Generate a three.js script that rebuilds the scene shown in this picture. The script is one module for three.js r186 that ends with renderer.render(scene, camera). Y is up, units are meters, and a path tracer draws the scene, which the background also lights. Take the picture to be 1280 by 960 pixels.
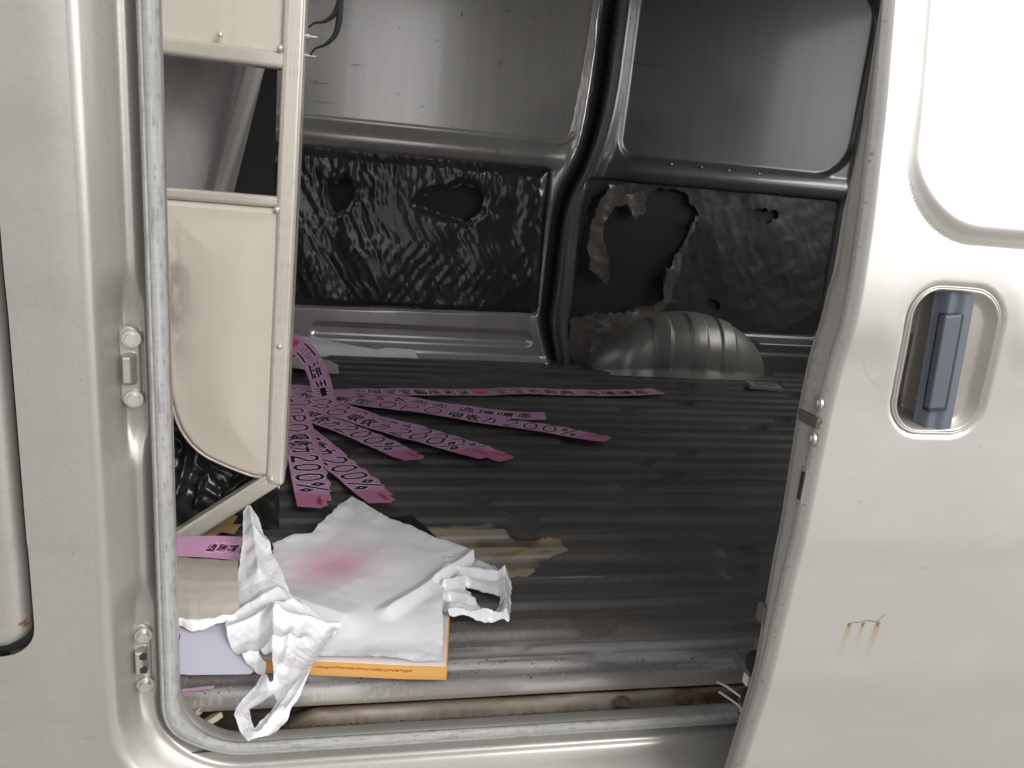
import * as THREE from 'three';
import { RoundedBoxGeometry } from 'three/addons/geometries/RoundedBoxGeometry.js';
import { mergeGeometries } from 'three/addons/utils/BufferGeometryUtils.js';

// ---------------------------------------------------------------- camera, sky, sun, exposure
const scene = new THREE.Scene();
const V = (x, y, z) => new THREE.Vector3(x, y, z);
const camera = new THREE.PerspectiveCamera(53.42, 1024 / 768, 0.02, 400);
camera.position.set(0, 0.457, 0.60);
camera.up.set(-0.032, 0.965, -0.26);
camera.lookAt(V(0.206, 0.457 - 0.248, 0.60 - 0.9466));

// value noise
const hash = (x, y, s) => { let n = Math.imul(x, 374761393) ^ Math.imul(y, 668265263) ^ Math.imul(s | 0, 2147483647 ^ 0x51ab); n = Math.imul(n ^ n >>> 13, 1274126177); return ((n ^ n >>> 16) >>> 0) / 4294967296; };
function vn(x, y, s = 0) {
  const i = Math.floor(x), j = Math.floor(y); let u = x - i, v = y - j; u = u * u * (3 - 2 * u); v = v * v * (3 - 2 * v);
  const a = hash(i, j, s), b = hash(i + 1, j, s), c = hash(i, j + 1, s), e = hash(i + 1, j + 1, s);
  return a + (b - a) * u + (c - a) * v + (a - b - c + e) * u * v;
}
function fbm(x, y, s = 0, o = 4) { let r = 0, a = 0.5, t = 0; for (let k = 0; k < o; k++) { r += a * vn(x, y, s + k * 7); t += a; a *= 0.5; x *= 2.03; y *= 2.03; } return r / t; }
const SUN = V(0.50, 0.62, 0.80).normalize();
{
  const w = 512, h = 256, d = new Float32Array(w * h * 4);
  const glow = V(0.88, 0.22, 0.42).normalize(), t = V();
  for (let j = 0; j < h; j++) for (let i = 0; i < w; i++) {
    const el = (j + 0.5) / h * Math.PI - Math.PI / 2, az = ((i + 0.5) / w - 0.5) * 2 * Math.PI;
    t.set(Math.cos(el) * Math.cos(az), Math.sin(el), Math.cos(el) * Math.sin(az));
    const up = Math.max(0, t.y), g = Math.max(0, t.dot(glow));
    let L = 0.38 + 0.44 * (t.x * 0.5 + 0.5) + 0.28 * up + 1.6 * Math.pow(g, 4) + 2.0 * Math.pow(g, 20);
    L *= 0.86 + 0.28 * fbm(t.x * 2.6 + t.y * 3 + 9, t.z * 2.6 + t.y * 2 + 5, 4242); // thin uneven cloud
    const k = (j * w + i) * 4;
    d[k] = L * 1.0; d[k + 1] = L * 0.995; d[k + 2] = L * 1.0 + 0.02; d[k + 3] = 1;
  }
  const sky = new THREE.DataTexture(d, w, h, THREE.RGBAFormat, THREE.FloatType);
  sky.mapping = THREE.EquirectangularReflectionMapping; sky.magFilter = THREE.LinearFilter; sky.minFilter = THREE.LinearFilter;
  sky.needsUpdate = true;
  scene.background = sky; scene.environment = sky;
}
const sun = new THREE.DirectionalLight(new THREE.Color(1, 0.97, 0.92), 0.9);
sun.position.copy(SUN).multiplyScalar(8); sun.target.position.set(0.2, 0.2, -0.5);
sun.castShadow = true; sun.shadow.radius = 40; sun.shadow.mapSize.set(2048, 2048);
Object.assign(sun.shadow.camera, { left: -3, right: 3, top: 3, bottom: -3, near: 0.5, far: 20 });
scene.add(sun, sun.target);
const EXPOSURE = 1.75;

// ---------------------------------------------------------------- numbers and noise
function rng(seed) { let a = seed; return () => { a |= 0; a = a + 0x6D2B79F5 | 0; let t = Math.imul(a ^ a >>> 15, 1 | a); t = t + Math.imul(t ^ t >>> 7, 61 | t) ^ t; return ((t ^ t >>> 14) >>> 0) / 4294967296; }; }
const ridge = (x, y, s = 0) => 1 - Math.abs(2 * vn(x, y, s) - 1);
const ss = (a, b, x) => { const t = Math.min(1, Math.max(0, (x - a) / (b - a))); return t * t * (3 - 2 * t); };
const lerp = (a, b, t) => a + (b - a) * t;
const clamp = (x, a, b) => Math.min(b, Math.max(a, x));
function rbox(x, y, x0, x1, y0, y1, r) { const qx = Math.abs(x - (x0 + x1) / 2) - (x1 - x0) / 2 + r, qy = Math.abs(y - (y0 + y1) / 2) - (y1 - y0) / 2 + r; return Math.hypot(Math.max(qx, 0), Math.max(qy, 0)) + Math.min(Math.max(qx, qy), 0) - r; }
function poly(p, x, y) {
  let d = 1e9, s = 1;
  for (let i = 0, j = p.length - 1; i < p.length; j = i, i++) {
    const ex = p[j][0] - p[i][0], ey = p[j][1] - p[i][1], wx = x - p[i][0], wy = y - p[i][1];
    const t = clamp((wx * ex + wy * ey) / (ex * ex + ey * ey || 1e-12), 0, 1);
    d = Math.min(d, (wx - ex * t) ** 2 + (wy - ey * t) ** 2);
    const c1 = y >= p[i][1], c2 = y < p[j][1], c3 = ex * wy > ey * wx;
    if ((c1 && c2 && c3) || (!c1 && !c2 && !c3)) s = -s;
  }
  return s * Math.sqrt(d);
}
function seg(x, y, ax, ay, bx, by) { const ex = bx - ax, ey = by - ay, t = clamp(((x - ax) * ex + (y - ay) * ey) / (ex * ex + ey * ey), 0, 1); return Math.hypot(x - ax - ex * t, y - ay - ey * t); }
function along(p, y) { // p: [[y, value]...] falling in y
  for (let i = 1; i < p.length; i++) if (y >= p[i][0]) { const a = p[i - 1], b = p[i]; return lerp(b[1], a[1], clamp((y - b[0]) / (a[0] - b[0]), 0, 1)); }
  return p[p.length - 1][1];
}

// ---------------------------------------------------------------- geometry helpers
// a surface over (u, v), cut to the inside (sdf < 0) of an outline
function sheet({ u, v, step, stepV = step, pos, sdf, uv }) {
  const nu = Math.max(1, Math.round((u[1] - u[0]) / step)), nv = Math.max(1, Math.round((v[1] - v[0]) / stepV)), W = nu + 1, N = W * (nv + 1);
  const U = i => u[0] + (u[1] - u[0]) * i / nu, Vv = j => v[0] + (v[1] - v[0]) * j / nv;
  const D = new Float32Array(N);
  if (sdf) for (let j = 0; j <= nv; j++) for (let i = 0; i <= nu; i++) D[j * W + i] = sdf(U(i), Vv(j)); else D.fill(-1);
  const P = [], T = [], I = [], grid = new Int32Array(N).fill(-1), edge = new Map();
  const put = (a, b) => { const p = pos(a, b); P.push(p[0], p[1], p[2]); const t = uv ? uv(a, b) : [a, b]; T.push(t[0], t[1]); return P.length / 3 - 1; };
  const vert = n => grid[n] >= 0 ? grid[n] : (grid[n] = put(U(n % W), Vv(Math.floor(n / W))));
  const cut = (a, b) => { if (a > b) [a, b] = [b, a]; const k = a * N + b; let r = edge.get(k); if (r === undefined) { const t = D[a] / (D[a] - D[b]); r = put(lerp(U(a % W), U(b % W), t), lerp(Vv(Math.floor(a / W)), Vv(Math.floor(b / W)), t)); edge.set(k, r); } return r; };
  for (let j = 0; j < nv; j++) for (let i = 0; i < nu; i++) {
    const a = j * W + i, b = a + 1, c = a + W, d = c + 1;
    for (const t of ((i + j) & 1) ? [[a, b, d], [a, d, c]] : [[a, b, c], [b, d, c]]) {
      const q = [];
      for (let k = 0; k < 3; k++) { const m = t[k], n = t[(k + 1) % 3]; if (D[m] < 0) q.push(vert(m)); if ((D[m] < 0) !== (D[n] < 0)) q.push(cut(m, n)); }
      for (let k = 2; k < q.length; k++) I.push(q[0], q[k - 1], q[k]);
    }
  }
  const g = new THREE.BufferGeometry();
  g.setAttribute('position', new THREE.Float32BufferAttribute(P, 3)); g.setAttribute('uv', new THREE.Float32BufferAttribute(T, 2)); g.setIndex(I); g.computeVertexNormals();
  return g;
}
function tube(pts, r, seg = 40, rad = 8, closed = false) { return new THREE.TubeGeometry(new THREE.CatmullRomCurve3(pts.map(p => V(...p)), closed), seg, r, rad, closed); }
function rbx(x0, x1, y0, y1, z0, z1, r = 0.002) { const g = new RoundedBoxGeometry(x1 - x0, y1 - y0, z1 - z0, 3, r); g.translate((x0 + x1) / 2, (y0 + y1) / 2, (z0 + z1) / 2); return g; }
function bar(a, b, w, d, r = 0.004) { // rounded square bar from a to b, front towards +z
  const A = V(...a), B = V(...b), L = A.distanceTo(B), g = new RoundedBoxGeometry(w, L, d, 3, r);
  g.applyQuaternion(new THREE.Quaternion().setFromUnitVectors(V(0, 1, 0), B.clone().sub(A).normalize())); g.translate((A.x + B.x) / 2, (A.y + B.y) / 2, (A.z + B.z) / 2); return g;
}
function cyl(p, dir, r, L, n = 20, r2 = r) { const g = new THREE.CylinderGeometry(r2, r, L, n); g.applyQuaternion(new THREE.Quaternion().setFromUnitVectors(V(0, 1, 0), V(...dir).normalize())); g.translate(...p); return g; }
function merge(list) { return mergeGeometries(list.map(g => { const h = g.index ? g.toNonIndexed() : g; for (const k of Object.keys(h.attributes)) if (!['position', 'normal', 'uv'].includes(k)) h.deleteAttribute(k); return h; })); }

const used = {};
function numbered(n) { const k = used[n] = (used[n] ?? -1) + 1; return k ? `${n}_${String(k).padStart(3, '0')}` : n; }
function part(name, g, m, parent) { const o = new THREE.Mesh(g, m); o.name = numbered(name); o.castShadow = o.receiveShadow = true; parent.add(o); return o; }
function thing(name, label, category, group) { const o = new THREE.Group(); o.name = numbered(name); o.userData = { label, category }; if (group) o.userData.group = group; scene.add(o); return o; }

// ---------------------------------------------------------------- textures and materials
function dataTex(w, h, fn, srgb = true) { // fn(u, v) in 0..1, v up, linear-light triple or sRGB triple 0..1
  const d = new Uint8Array(w * h * 4);
  for (let j = 0; j < h; j++) for (let i = 0; i < w; i++) { const c = fn((i + 0.5) / w, (j + 0.5) / h), k = (j * w + i) * 4; for (let q = 0; q < 3; q++) d[k + q] = clamp(c[q], 0, 1) * 255; d[k + 3] = 255; }
  const t = new THREE.DataTexture(d, w, h); t.magFilter = THREE.LinearFilter; t.minFilter = THREE.LinearMipmapLinearFilter; t.generateMipmaps = true; t.wrapS = t.wrapT = THREE.MirroredRepeatWrapping; t.anisotropy = 8;
  if (srgb) t.colorSpace = THREE.SRGBColorSpace; t.needsUpdate = true; return t;
}
function fit(t, x0, x1, y0, y1) { t.repeat.set(1 / (x1 - x0), 1 / (y1 - y0)); t.offset.set(-x0 / (x1 - x0), -y0 / (y1 - y0)); return t; }
const grey = (g, a = 0) => [g + a * 0.5, g, g - a];
const M = (o) => new THREE.MeshPhysicalMaterial({ side: THREE.DoubleSide, ...o });

// silver outer paint: faint metallic flake, dust and tiny chips
const paintTex = fit(dataTex(1024, 1024, (x, y) => {
  let g = 0.60 + 0.03 * (fbm(x * 6, y * 6, 3) - 0.5) + 0.02 * (vn(x * 300, y * 300, 9) - 0.5) + 0.015 * (vn(x * 40, y * 4, 5) - 0.5);
  const chip = vn(x * 140, y * 140, 21); if (chip > 0.985) g -= 0.06;
  const dirt = ss(0.55, 0.85, fbm(x * 4, y * 9, 31)) * 0.03;
  return [g - dirt, g - 0.012 - dirt * 1.1, g - 0.035 - dirt * 1.4];
}), 0, 0.8, 0, 0.8);
const paint = M({ map: paintTex, metalness: 0.52, roughness: 0.34, clearcoat: 0.35, clearcoatRoughness: 0.22 });
const innerTex = fit(dataTex(1024, 1024, (x, y) => {
  const X = x * 2.4, Y = y * 1.4;
  let g = 0.76 + 0.06 * (fbm(X * 5, Y * 3, 13) - 0.5) + 0.03 * (vn(X * 60, Y * 4, 17) - 0.5) + 0.02 * (vn(X * 300, Y * 300, 4) - 0.5);
  const scr = ss(0.88, 0.97, vn(X * 14, Y * 120, 40)) * ss(0.6, 0.8, vn(X * 4, Y * 4, 41)); g -= 0.2 * scr;
  if (vn(X * 130, Y * 130, 51) > 0.975) g -= 0.25;
  g -= 0.10 * ss(0.5, 0.8, fbm(X * 3, Y * 3, 61));
  return [g, g - 0.010, g - 0.028];
}), -0.8, 1.6, -0.1, 1.3);
const innerPaint = M({ map: innerTex, metalness: 0.6, roughness: 0.28, clearcoat: 0.9, clearcoatRoughness: 0.07 });
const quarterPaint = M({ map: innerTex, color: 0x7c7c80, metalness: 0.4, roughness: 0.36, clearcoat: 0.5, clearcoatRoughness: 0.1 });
const beigeTex = fit(dataTex(512, 1024, (x, y) => {
  const X = x * 0.3, Y = y * 0.8 - 0.1;
  let g = 0.78 + 0.03 * (fbm(X * 14, Y * 8, 71) - 0.5) + 0.012 * (vn(X * 500, Y * 12, 72) - 0.5);
  const smear = ss(0.045, 0.0, Math.abs(X - 0.045)) * ss(0.52, 0.75, fbm(X * 50, Y * 22, 75)) * ss(0.2, 0.3, Y) * ss(0.47, 0.4, Y); g -= 0.2 * smear;
  return [g, g - 0.032, g - 0.088 + smear * 0.03];
}), -0.25, 0.05, -0.1, 0.7);
const beige = M({ map: beigeTex, metalness: 0.1, roughness: 0.42, clearcoat: 0.2, clearcoatRoughness: 0.3 });
const steelTex = fit(dataTex(256, 512, (x, y) => { const g = 0.80 + 0.06 * (fbm(x * 20, y * 5, 81) - 0.5) - 0.25 * ss(0.66, 0.82, fbm(x * 24, y * 30, 83)); return [g, g - 0.02, g - 0.07]; }), 0, 0.2, 0, 0.4);
const tubePaint = M({ map: steelTex, color: 0xffffff, metalness: 0.3, roughness: 0.25, clearcoat: 0.6, clearcoatRoughness: 0.15 });
const sealTex = fit(dataTex(512, 512, (x, y) => {
  let g = 0.535 + 0.07 * (fbm(x * 10, y * 10, 91) - 0.5) + 0.03 * (vn(x * 200, y * 5, 92) - 0.5);
  g -= 0.10 * ss(0.58, 0.85, fbm(x * 30, y * 30, 95)); g += 0.03 * ss(0.55, 0.8, vn(x * 6, y * 60, 96));
  return [g, g, g - 0.008];
}), 0, 0.25, 0, 0.25);
const sealMat = M({ map: sealTex, roughness: 0.6 });
const rubber = M({ color: new THREE.Color(0.014, 0.014, 0.015), roughness: 0.6 });
const dark = M({ color: new THREE.Color(0.012, 0.012, 0.012), roughness: 0.75 });
const blackFilm = M({ color: new THREE.Color(0.016, 0.016, 0.017), roughness: 0.36, clearcoat: 0.9, clearcoatRoughness: 0.08 });
const dullFilmTex = fit(dataTex(512, 512, (x, y) => { const g = 0.15 + 0.10 * (fbm(x * 7, y * 7, 101) - 0.4) + 0.03 * vn(x * 90, y * 90, 3); return [g + 0.006, g, g - 0.006]; }), 0.5, 1.4, 0, 0.6);
const dullFilm = M({ map: dullFilmTex, roughness: 0.45 });
const tornFilm = M({ color: new THREE.Color(0.115, 0.104, 0.092), roughness: 0.3, transmission: 0.15, thickness: 0 });
const white0 = M({ color: new THREE.Color(0.5, 0.5, 0.49), roughness: 0.5 });
const zinc = M({ color: new THREE.Color(0.5, 0.49, 0.46), metalness: 0.8, roughness: 0.35 });
const bluegrey = M({ color: new THREE.Color(0.082, 0.098, 0.122), roughness: 0.5 });
const bluegreyLight = M({ color: new THREE.Color(0.066, 0.075, 0.094), roughness: 0.42 });
const seatMat = M({ map: dataTex(256, 256, (x, y) => { const g = 0.54 + 0.06 * (fbm(x * 40, y * 40, 5) - 0.5); return [g, g - 0.015, g - 0.02]; }), roughness: 0.7 });

// ---------------------------------------------------------------- the ground
{
  const t = dataTex(512, 512, (x, y) => { const g = 0.6 + 0.1 * (fbm(x * 9, y * 9, 7) - 0.5) + 0.05 * (vn(x * 200, y * 200, 8) - 0.5); return [g, g - 0.01, g - 0.03]; }); t.repeat.set(0.4, 0.4);
  const g = part('ground', sheet({ u: [-150, 150], v: [-150, 150], step: 6, pos: (a, b) => [a, -0.62, -b] }), M({ map: t, roughness: 0.9 }), scene);
  g.userData = { kind: 'structure', label: 'grey paved ground under the van' };
}

// ---------------------------------------------------------------- the van
const van = thing('cargo_van', 'silver cargo van seen through its open sliding side door', 'van');
const AP = { x0: -0.128, x1: 0.62, y0: -0.010, y1: 1.16, r: 0.052 };
const apD = (x, y) => rbox(x, y, AP.x0, AP.x1, AP.y0, AP.y1, AP.r);
// path round the opening, as points with outward normals
const path = [];
{
  const { x0, x1, y0, y1, r } = AP, arc = (cx, cy, a0) => { for (let k = 0; k <= 20; k++) { const a = a0 + k / 20 * Math.PI / 2; path.push([cx + r * Math.cos(a), cy + r * Math.sin(a), Math.cos(a), Math.sin(a)]); } };
  const line = (ax, ay, bx, by, nx, ny) => { const n = Math.round(Math.hypot(bx - ax, by - ay) / 0.005); for (let k = 1; k < n; k++) path.push([lerp(ax, bx, k / n), lerp(ay, by, k / n), nx, ny]); };
  line(x0, y1 - r, x0, y0 + r, -1, 0); arc(x0 + r, y0 + r, Math.PI); line(x0 + r, y0, x1 - r, y0, 0, -1); arc(x1 - r, y0 + r, -Math.PI / 2);
  line(x1, y0 + r, x1, y1 - r, 1, 0); arc(x1 - r, y1 - r, 0); line(x1 - r, y1, x0 + r, y1, 0, 1); arc(x0 + r, y1 - r, Math.PI / 2); path.push([...path[0]]);
}
const plen = [0]; for (let i = 1; i < path.length; i++) plen.push(plen[i - 1] + Math.hypot(path[i][0] - path[i - 1][0], path[i][1] - path[i - 1][1]));
function sweep(profile, sub = 4) { // profile(x, y, nx, ny) -> [[offset, z]...]
  const base = profile(0.2, AP.y0, 0, -1).length, n = (base - 1) * sub;
  return sheet({
    u: [0, path.length - 1], v: [0, n], step: 1,
    pos: (a, b) => {
      const p = path[Math.round(a)], q = profile(...p), c = b / sub, i = Math.min(base - 2, Math.floor(c)), f = c - i;
      const P0 = q[Math.max(0, i - 1)], P1 = q[i], P2 = q[i + 1], P3 = q[Math.min(base - 1, i + 2)];
      const cr = k => 0.5 * (2 * P1[k] + (P2[k] - P0[k]) * f + (2 * P0[k] - 5 * P1[k] + 4 * P2[k] - P3[k]) * f * f + (3 * P1[k] - P0[k] - 3 * P2[k] + P3[k]) * f * f * f);
      const o = cr(0), z = cr(1); return [p[0] + p[2] * o, p[1] + p[3] * o, z];
    },
    uv: (a, b) => [plen[Math.round(a)], b * 0.003],
  });
}
// door jamb: from the seal flange out to the body skin, with two pressed pockets for the striker plates
part('door_jamb', sweep((x, y, nx) => {
  const L = nx < -0.9 ? 1 : 0;
  const p = L * Math.max(ss(0.385, 0.350, y) * ss(0.235, 0.270, y), 0.8 * ss(0.150, 0.118, y) * ss(0.020, 0.05, y));
  const q = [[0.03, 0.006], [0.006, 0.010], [0.001, 0.022], [0.004, 0.029], [0.012, 0.030], [0.0145, 0.026], [0.017, 0.029], [0.0195, 0.0335], [0.024, 0.0355], [0.0280, 0.0405], [0.0325, 0.0480], [0.0365, 0.0545], [0.0395, 0.0590], [0.0425, 0.0612], [0.0462, 0.0618]];
  const pk = { 6: [0.017, 0.027], 7: [0.0195, 0.0265], 8: [0.0245, 0.027], 9: [0.0315, 0.0285], 10: [0.0355, 0.041], 11: [0.0372, 0.0525], 12: [0.0392, 0.0585] };
  for (const k in pk) q[k] = [lerp(q[k][0], pk[k][0], p), lerp(q[k][1], pk[k][1], p)];
  return q;
}), paint, van);
part('door_seal', sweep((x, y, nx, ny) => { const w = 0.0006 * Math.sin(y * 90 + x * 60), f = ss(-0.3, -1, ny), r = [[0.0015, 0.026], [-0.0012, 0.037 + w], [0.0005, 0.0435 + w], [0.003, 0.0462], [0.006, 0.0462], [0.0075, 0.0452], [0.009, 0.0455], [0.0112, 0.042], [0.0115, 0.029]]; return r.map(([o, z]) => [lerp(o, o * 0.85 + 0.001, f), lerp(z, 0.026 + (z - 0.026) * 0.42, f)]); }), sealMat, van);
// body skin round the opening, cut away for the front door
const bodyCrease = (x, y) => (0.0016 * ss(0.345, 0.385, y) + 0.0012 * ss(0.182, 0.194, y)) * ss(-0.172, -0.186, x);
const fdIn = (x, y) => rbox(x, y, -1.15, -0.2225, 0.107 - 0.02 * clamp(-0.235 - x, -0.05, 0.4), 1.25, 0.016);
part('side_panel', sheet({ u: [-1.2, 1.75], v: [-0.34, 1.30], step: 0.0075, pos: (x, y) => [x, y, 0.0617 - 0.012 * Math.max(0, y - 0.5) ** 2 + bodyCrease(x, y)], sdf: (x, y) => Math.max(-(apD(x, y) - 0.0455), -(fdIn(x, y) - 0.0058)) }), paint, van);
const fd = part('front_door', sheet({ u: [-1.16, -0.21], v: [0.09, 1.27], step: 0.005, pos: (x, y) => { const d = fdIn(x, y); return [x, y, 0.0632 + bodyCrease(x, y) - 0.012 * Math.max(0, y - 0.5) ** 2 - 0.012 * ss(-0.004, 0.0015, d)]; }, sdf: (x, y) => Math.max(fdIn(x, y) - 0.001, -rbox(x, y, -1.07, -0.31, 0.60, 1.18, 0.04)) }), paint, van);
part('door_window', sheet({ u: [-1.09, -0.29], v: [0.58, 1.20], step: 0.05, pos: (x, y) => [x, y, 0.048 - 0.012 * Math.max(0, y - 0.5) ** 2] }), M({ color: 0xffffff, transmission: 1, thickness: 0, roughness: 0.03 }), fd);
part('door_gap_rubber', sheet({ u: [-0.32, -0.19], v: [0.07, 1.25], step: 0.005, pos: (x, y) => [x, y, 0.050], sdf: (x, y) => Math.abs(fdIn(x, y)) - 0.009 }), rubber, fd);
{ // a small rust chip on the lower rear corner of the front door
  part('rust_chip', sheet({ u: [-0.228, -0.220], v: [0.120, 0.132], step: 0.0006, pos: (x, y) => [x, y, 0.0634 - 0.012 * ss(-0.004, 0.0015, fdIn(x, y)) + 0.0004], sdf: (x, y) => Math.max(Math.hypot((x + 0.2228) * 1.6, y - 0.126) - 0.0035 - 0.003 * (vn(x * 600, y * 600, 4) - 0.5), fdIn(x, y) - 0.001) }), M({ color: new THREE.Color(0.13, 0.05, 0.03), roughness: 0.9 }), fd);
}
// striker plates
function striker(y0, open) {
  const x = -0.1535, z = 0.0275;
  const s = part('striker_plate', sheet({ u: [x - 0.011, x + 0.009], v: [y0 - 0.032, y0 + 0.034], step: 0.0006, pos: (a, b) => { const d = rbox(a, b, x - 0.008, x + 0.006, y0 - 0.029, y0 + 0.031, 0.007); const loop = ss(0.0, -0.003, rbox(a, b, x - 0.0065, x + 0.0035, y0 - 0.012, y0 + 0.012, 0.003)); return [a, b, z + 0.003 * ss(0.0005, -0.0012, d) + 0.007 * loop + (a - x) * -0.25]; }, sdf: (a, b) => rbox(a, b, x - 0.009, x + 0.0065, y0 - 0.029, y0 + 0.031, 0.007) }), paint, van);
  for (const dy of [-0.022, 0.022]) { part('bolt', merge([cyl([x + 0.001, y0 + dy, z + 0.0042], [0.25, 0, 1], 0.0062, 0.003, 24), cyl([x + 0.0015, y0 + dy, z + 0.007], [0.25, 0, 1], 0.0042, 0.005, 6)]), zinc, s); }
  if (open) for (const dy of [0.006, -0.006]) part('striker_slot', rbx(x - 0.001, x + 0.004, y0 + dy - 0.0025, y0 + dy + 0.0025, z + 0.008, z + 0.0108, 0.001), dark, s);
  return s;
}
striker(0.310, false); striker(0.074, true);

// shell: roof, tail, front bulkhead with windscreen, inner closing faces
const shell = M({ color: new THREE.Color(0.42, 0.415, 0.40), roughness: 0.6 });
part('roof', rbx(-1.25, 1.78, 1.29, 1.33, -1.50, 0.06, 0.015), paint, van);
part('tail_door', merge([rbx(1.74, 1.78, -0.34, 0.58, -1.48, 0.05, 0.01), rbx(1.74, 1.78, 1.16, 1.30, -1.48, 0.05, 0.01), rbx(1.742, 1.778, 0.58, 1.16, -1.48, -1.30, 0.01), rbx(1.742, 1.778, 0.58, 1.16, -0.13, 0.05, 0.01)]), shell, van);
part('rear_window', rbx(1.755, 1.760, 0.575, 1.165, -1.305, -0.125, 0.002), M({ color: 0xffffff, transmission: 1, thickness: 0, roughness: 0.03 }), van);
part('nose_panel', rbx(-1.25, -1.21, -0.34, 0.52, -1.48, 0.05, 0.01), paint, van);
part('windscreen', rbx(-1.235, -1.229, 0.52, 1.295, -1.46, 0.04, 0.002), M({ color: 0xffffff, transmission: 1, thickness: 0, roughness: 0.03 }), van);

// far side: the opposite sliding door (left) and the rear quarter panel (right)
const GL = [[1.3, 0.585], [0.922, 0.580], [0.737, 0.577], [0.64, 0.571], [0.581, 0.563], [0.52, 0.541], [0.473, 0.513], [0.42, 0.503], [0.374, 0.500], [0.206, 0.496], [0.115, 0.494], [0.06, 0.512], [0.005, 0.535], [-0.1, 0.55]];
const GR = [[1.3, 0.622], [0.927, 0.615], [0.740, 0.610], [0.66, 0.603], [0.584, 0.590], [0.512, 0.570], [0.460, 0.545], [0.42, 0.534], [0.376, 0.529], [0.208, 0.527], [0.116, 0.521], [0.06, 0.535], [0, 0.553], [-0.1, 0.57]];
const smoothAlong = (p, y) => (along(p, y - 0.02) + along(p, y - 0.01) + along(p, y) + along(p, y + 0.01) + along(p, y + 0.02)) / 5;
const gl = y => smoothAlong(GL, y), gr = y => smoothAlong(GR, y);
const ZF = -1.38;
const upD = (x, y) => rbox(x - 0.11 * (y - 0.6), y, -1.0, 0.543, 0.572, 1.6, 0.045);
const lowD = (x, y) => rbox(x, y, -0.9, 0.487, 0.122 + 0.012 * clamp((x + 0.15) / 0.6, -0.5, 1), 0.513, 0.014);
const farDoor = part('far_sliding_door', sheet({
  u: [-1.2, 0.62], v: [-0.04, 1.29], step: 0.0045,
  pos: (x, y) => {
    let z = ZF; const d = upD(x, y);
    z += -0.010 * ss(0.001, -0.006, d) + 0.006 * ss(-0.0015, -0.0085, d) - 0.0035 * ss(-0.010, -0.014, d);
    if (y > 0.51 && y < 0.573) z += 0.016 * Math.sin(Math.PI * (y - 0.51) / 0.063) ** 1.5 * ss(0.56, 0.45, x);
    z += -0.022 * ss(0.0015, -0.004, lowD(x, y));
    const e = rbox(x, y, -0.105, 0.475, 0.046, 0.083, 0.017); z += -0.010 * ss(0.003, -0.007, e);
    z += 0.012 * ss(0.045, 0.0, y) * ss(0.02, 0.0, y);
    const s = gl(y) - x; z -= 0.018 * ss(0.014, 0.0, s) - 0.004 * ss(0.03, 0.014, s);
    return [x, y, z];
  }, sdf: (x, y) => x - gl(y),
}), innerPaint, van);
part('door_weatherstrip', sheet({ u: [0, 1], v: [-0.06, 1.29], step: 0.125, stepV: 0.01, pos: (t, y) => [lerp(gl(y) - 0.006, gr(y) + 0.004, t), y, -1.405 + 0.010 * Math.sin(t * Math.PI)] }), rubber, farDoor);
const winD = (x, y) => rbox(x - 0.02 * (y - 0.6), y, 0.660, 1.345, 0.556, 1.05, x > 1 ? 0.11 : 0.05);
const quD = (x, y) => rbox(x, y, 0.575, 1.330, 0.11, 0.500, 0.02);
const quarter = part('rear_quarter_panel', sheet({
  u: [0.48, 1.745], v: [-0.04, 1.29], step: 0.005,
  pos: (x, y) => {
    let z = ZF - 0.004; const s = x - gr(y), pw = along([[1.3, 0.055], [0.6, 0.07], [0.46, 0.066], [0.33, 0.05], [0.12, 0.065], [-0.1, 0.06]], y);
    z += 0.030 * Math.sin(Math.PI * clamp(s / pw, 0, 1)) ** 0.8 * ss(1, 0, s / pw) * 1.3 - 0.02 * ss(0.008, 0, s);
    z += -0.016 * ss(0.002, -0.012, winD(x, y));
    if (y > 0.495 && y < 0.56) z += 0.012 * Math.sin(Math.PI * (y - 0.495) / 0.065) * ss(0.62, 0.7, x);
    z += -0.022 * ss(0.002, -0.008, quD(x, y));
    z += 0.03 * ss(0.10, 0.09, y) * ss(1.06, 1.14, x) + 0.003 * ss(0.062, 0.056, y) * ss(1.1, 1.14, x);
    z += 0.05 * ss(1.33, 1.40, x);
    return [x, y, z];
  }, sdf: (x, y) => gr(y) - x,
}), quarterPaint, van);
part('screw_hole', cyl([0.640, 0.885, ZF + 0.012], [0, 0, 1], 0.006, 0.01, 16), dark, quarter);
{ const r = rng(5); for (let k = 0; k < 4; k++) part('rivet', new THREE.SphereGeometry(0.0035, 10, 8).translate(0.80 + k * 0.085 + r() * 0.01, 0.553 - k * 0.001, ZF + 0.004), zinc, quarter); }

// crumpled film
function crumple(x, y, s, a = 1) {
  const wx = x + 0.03 * (fbm(x * 9, y * 9, s + 1) - 0.5), wy = y + 0.03 * (fbm(x * 9, y * 9, s + 2) - 0.5);
  return 0.6 * ridge(wx * 9 * a, wy * 6, s + 3) + 0.24 * ridge(wx * 24 * a, wy * 15, s + 4) + 0.11 * ridge(wx * 60 * a, wy * 38, s + 5) + 0.05 * ridge(wx * 130 * a, wy * 90, s + 6);
}
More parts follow.
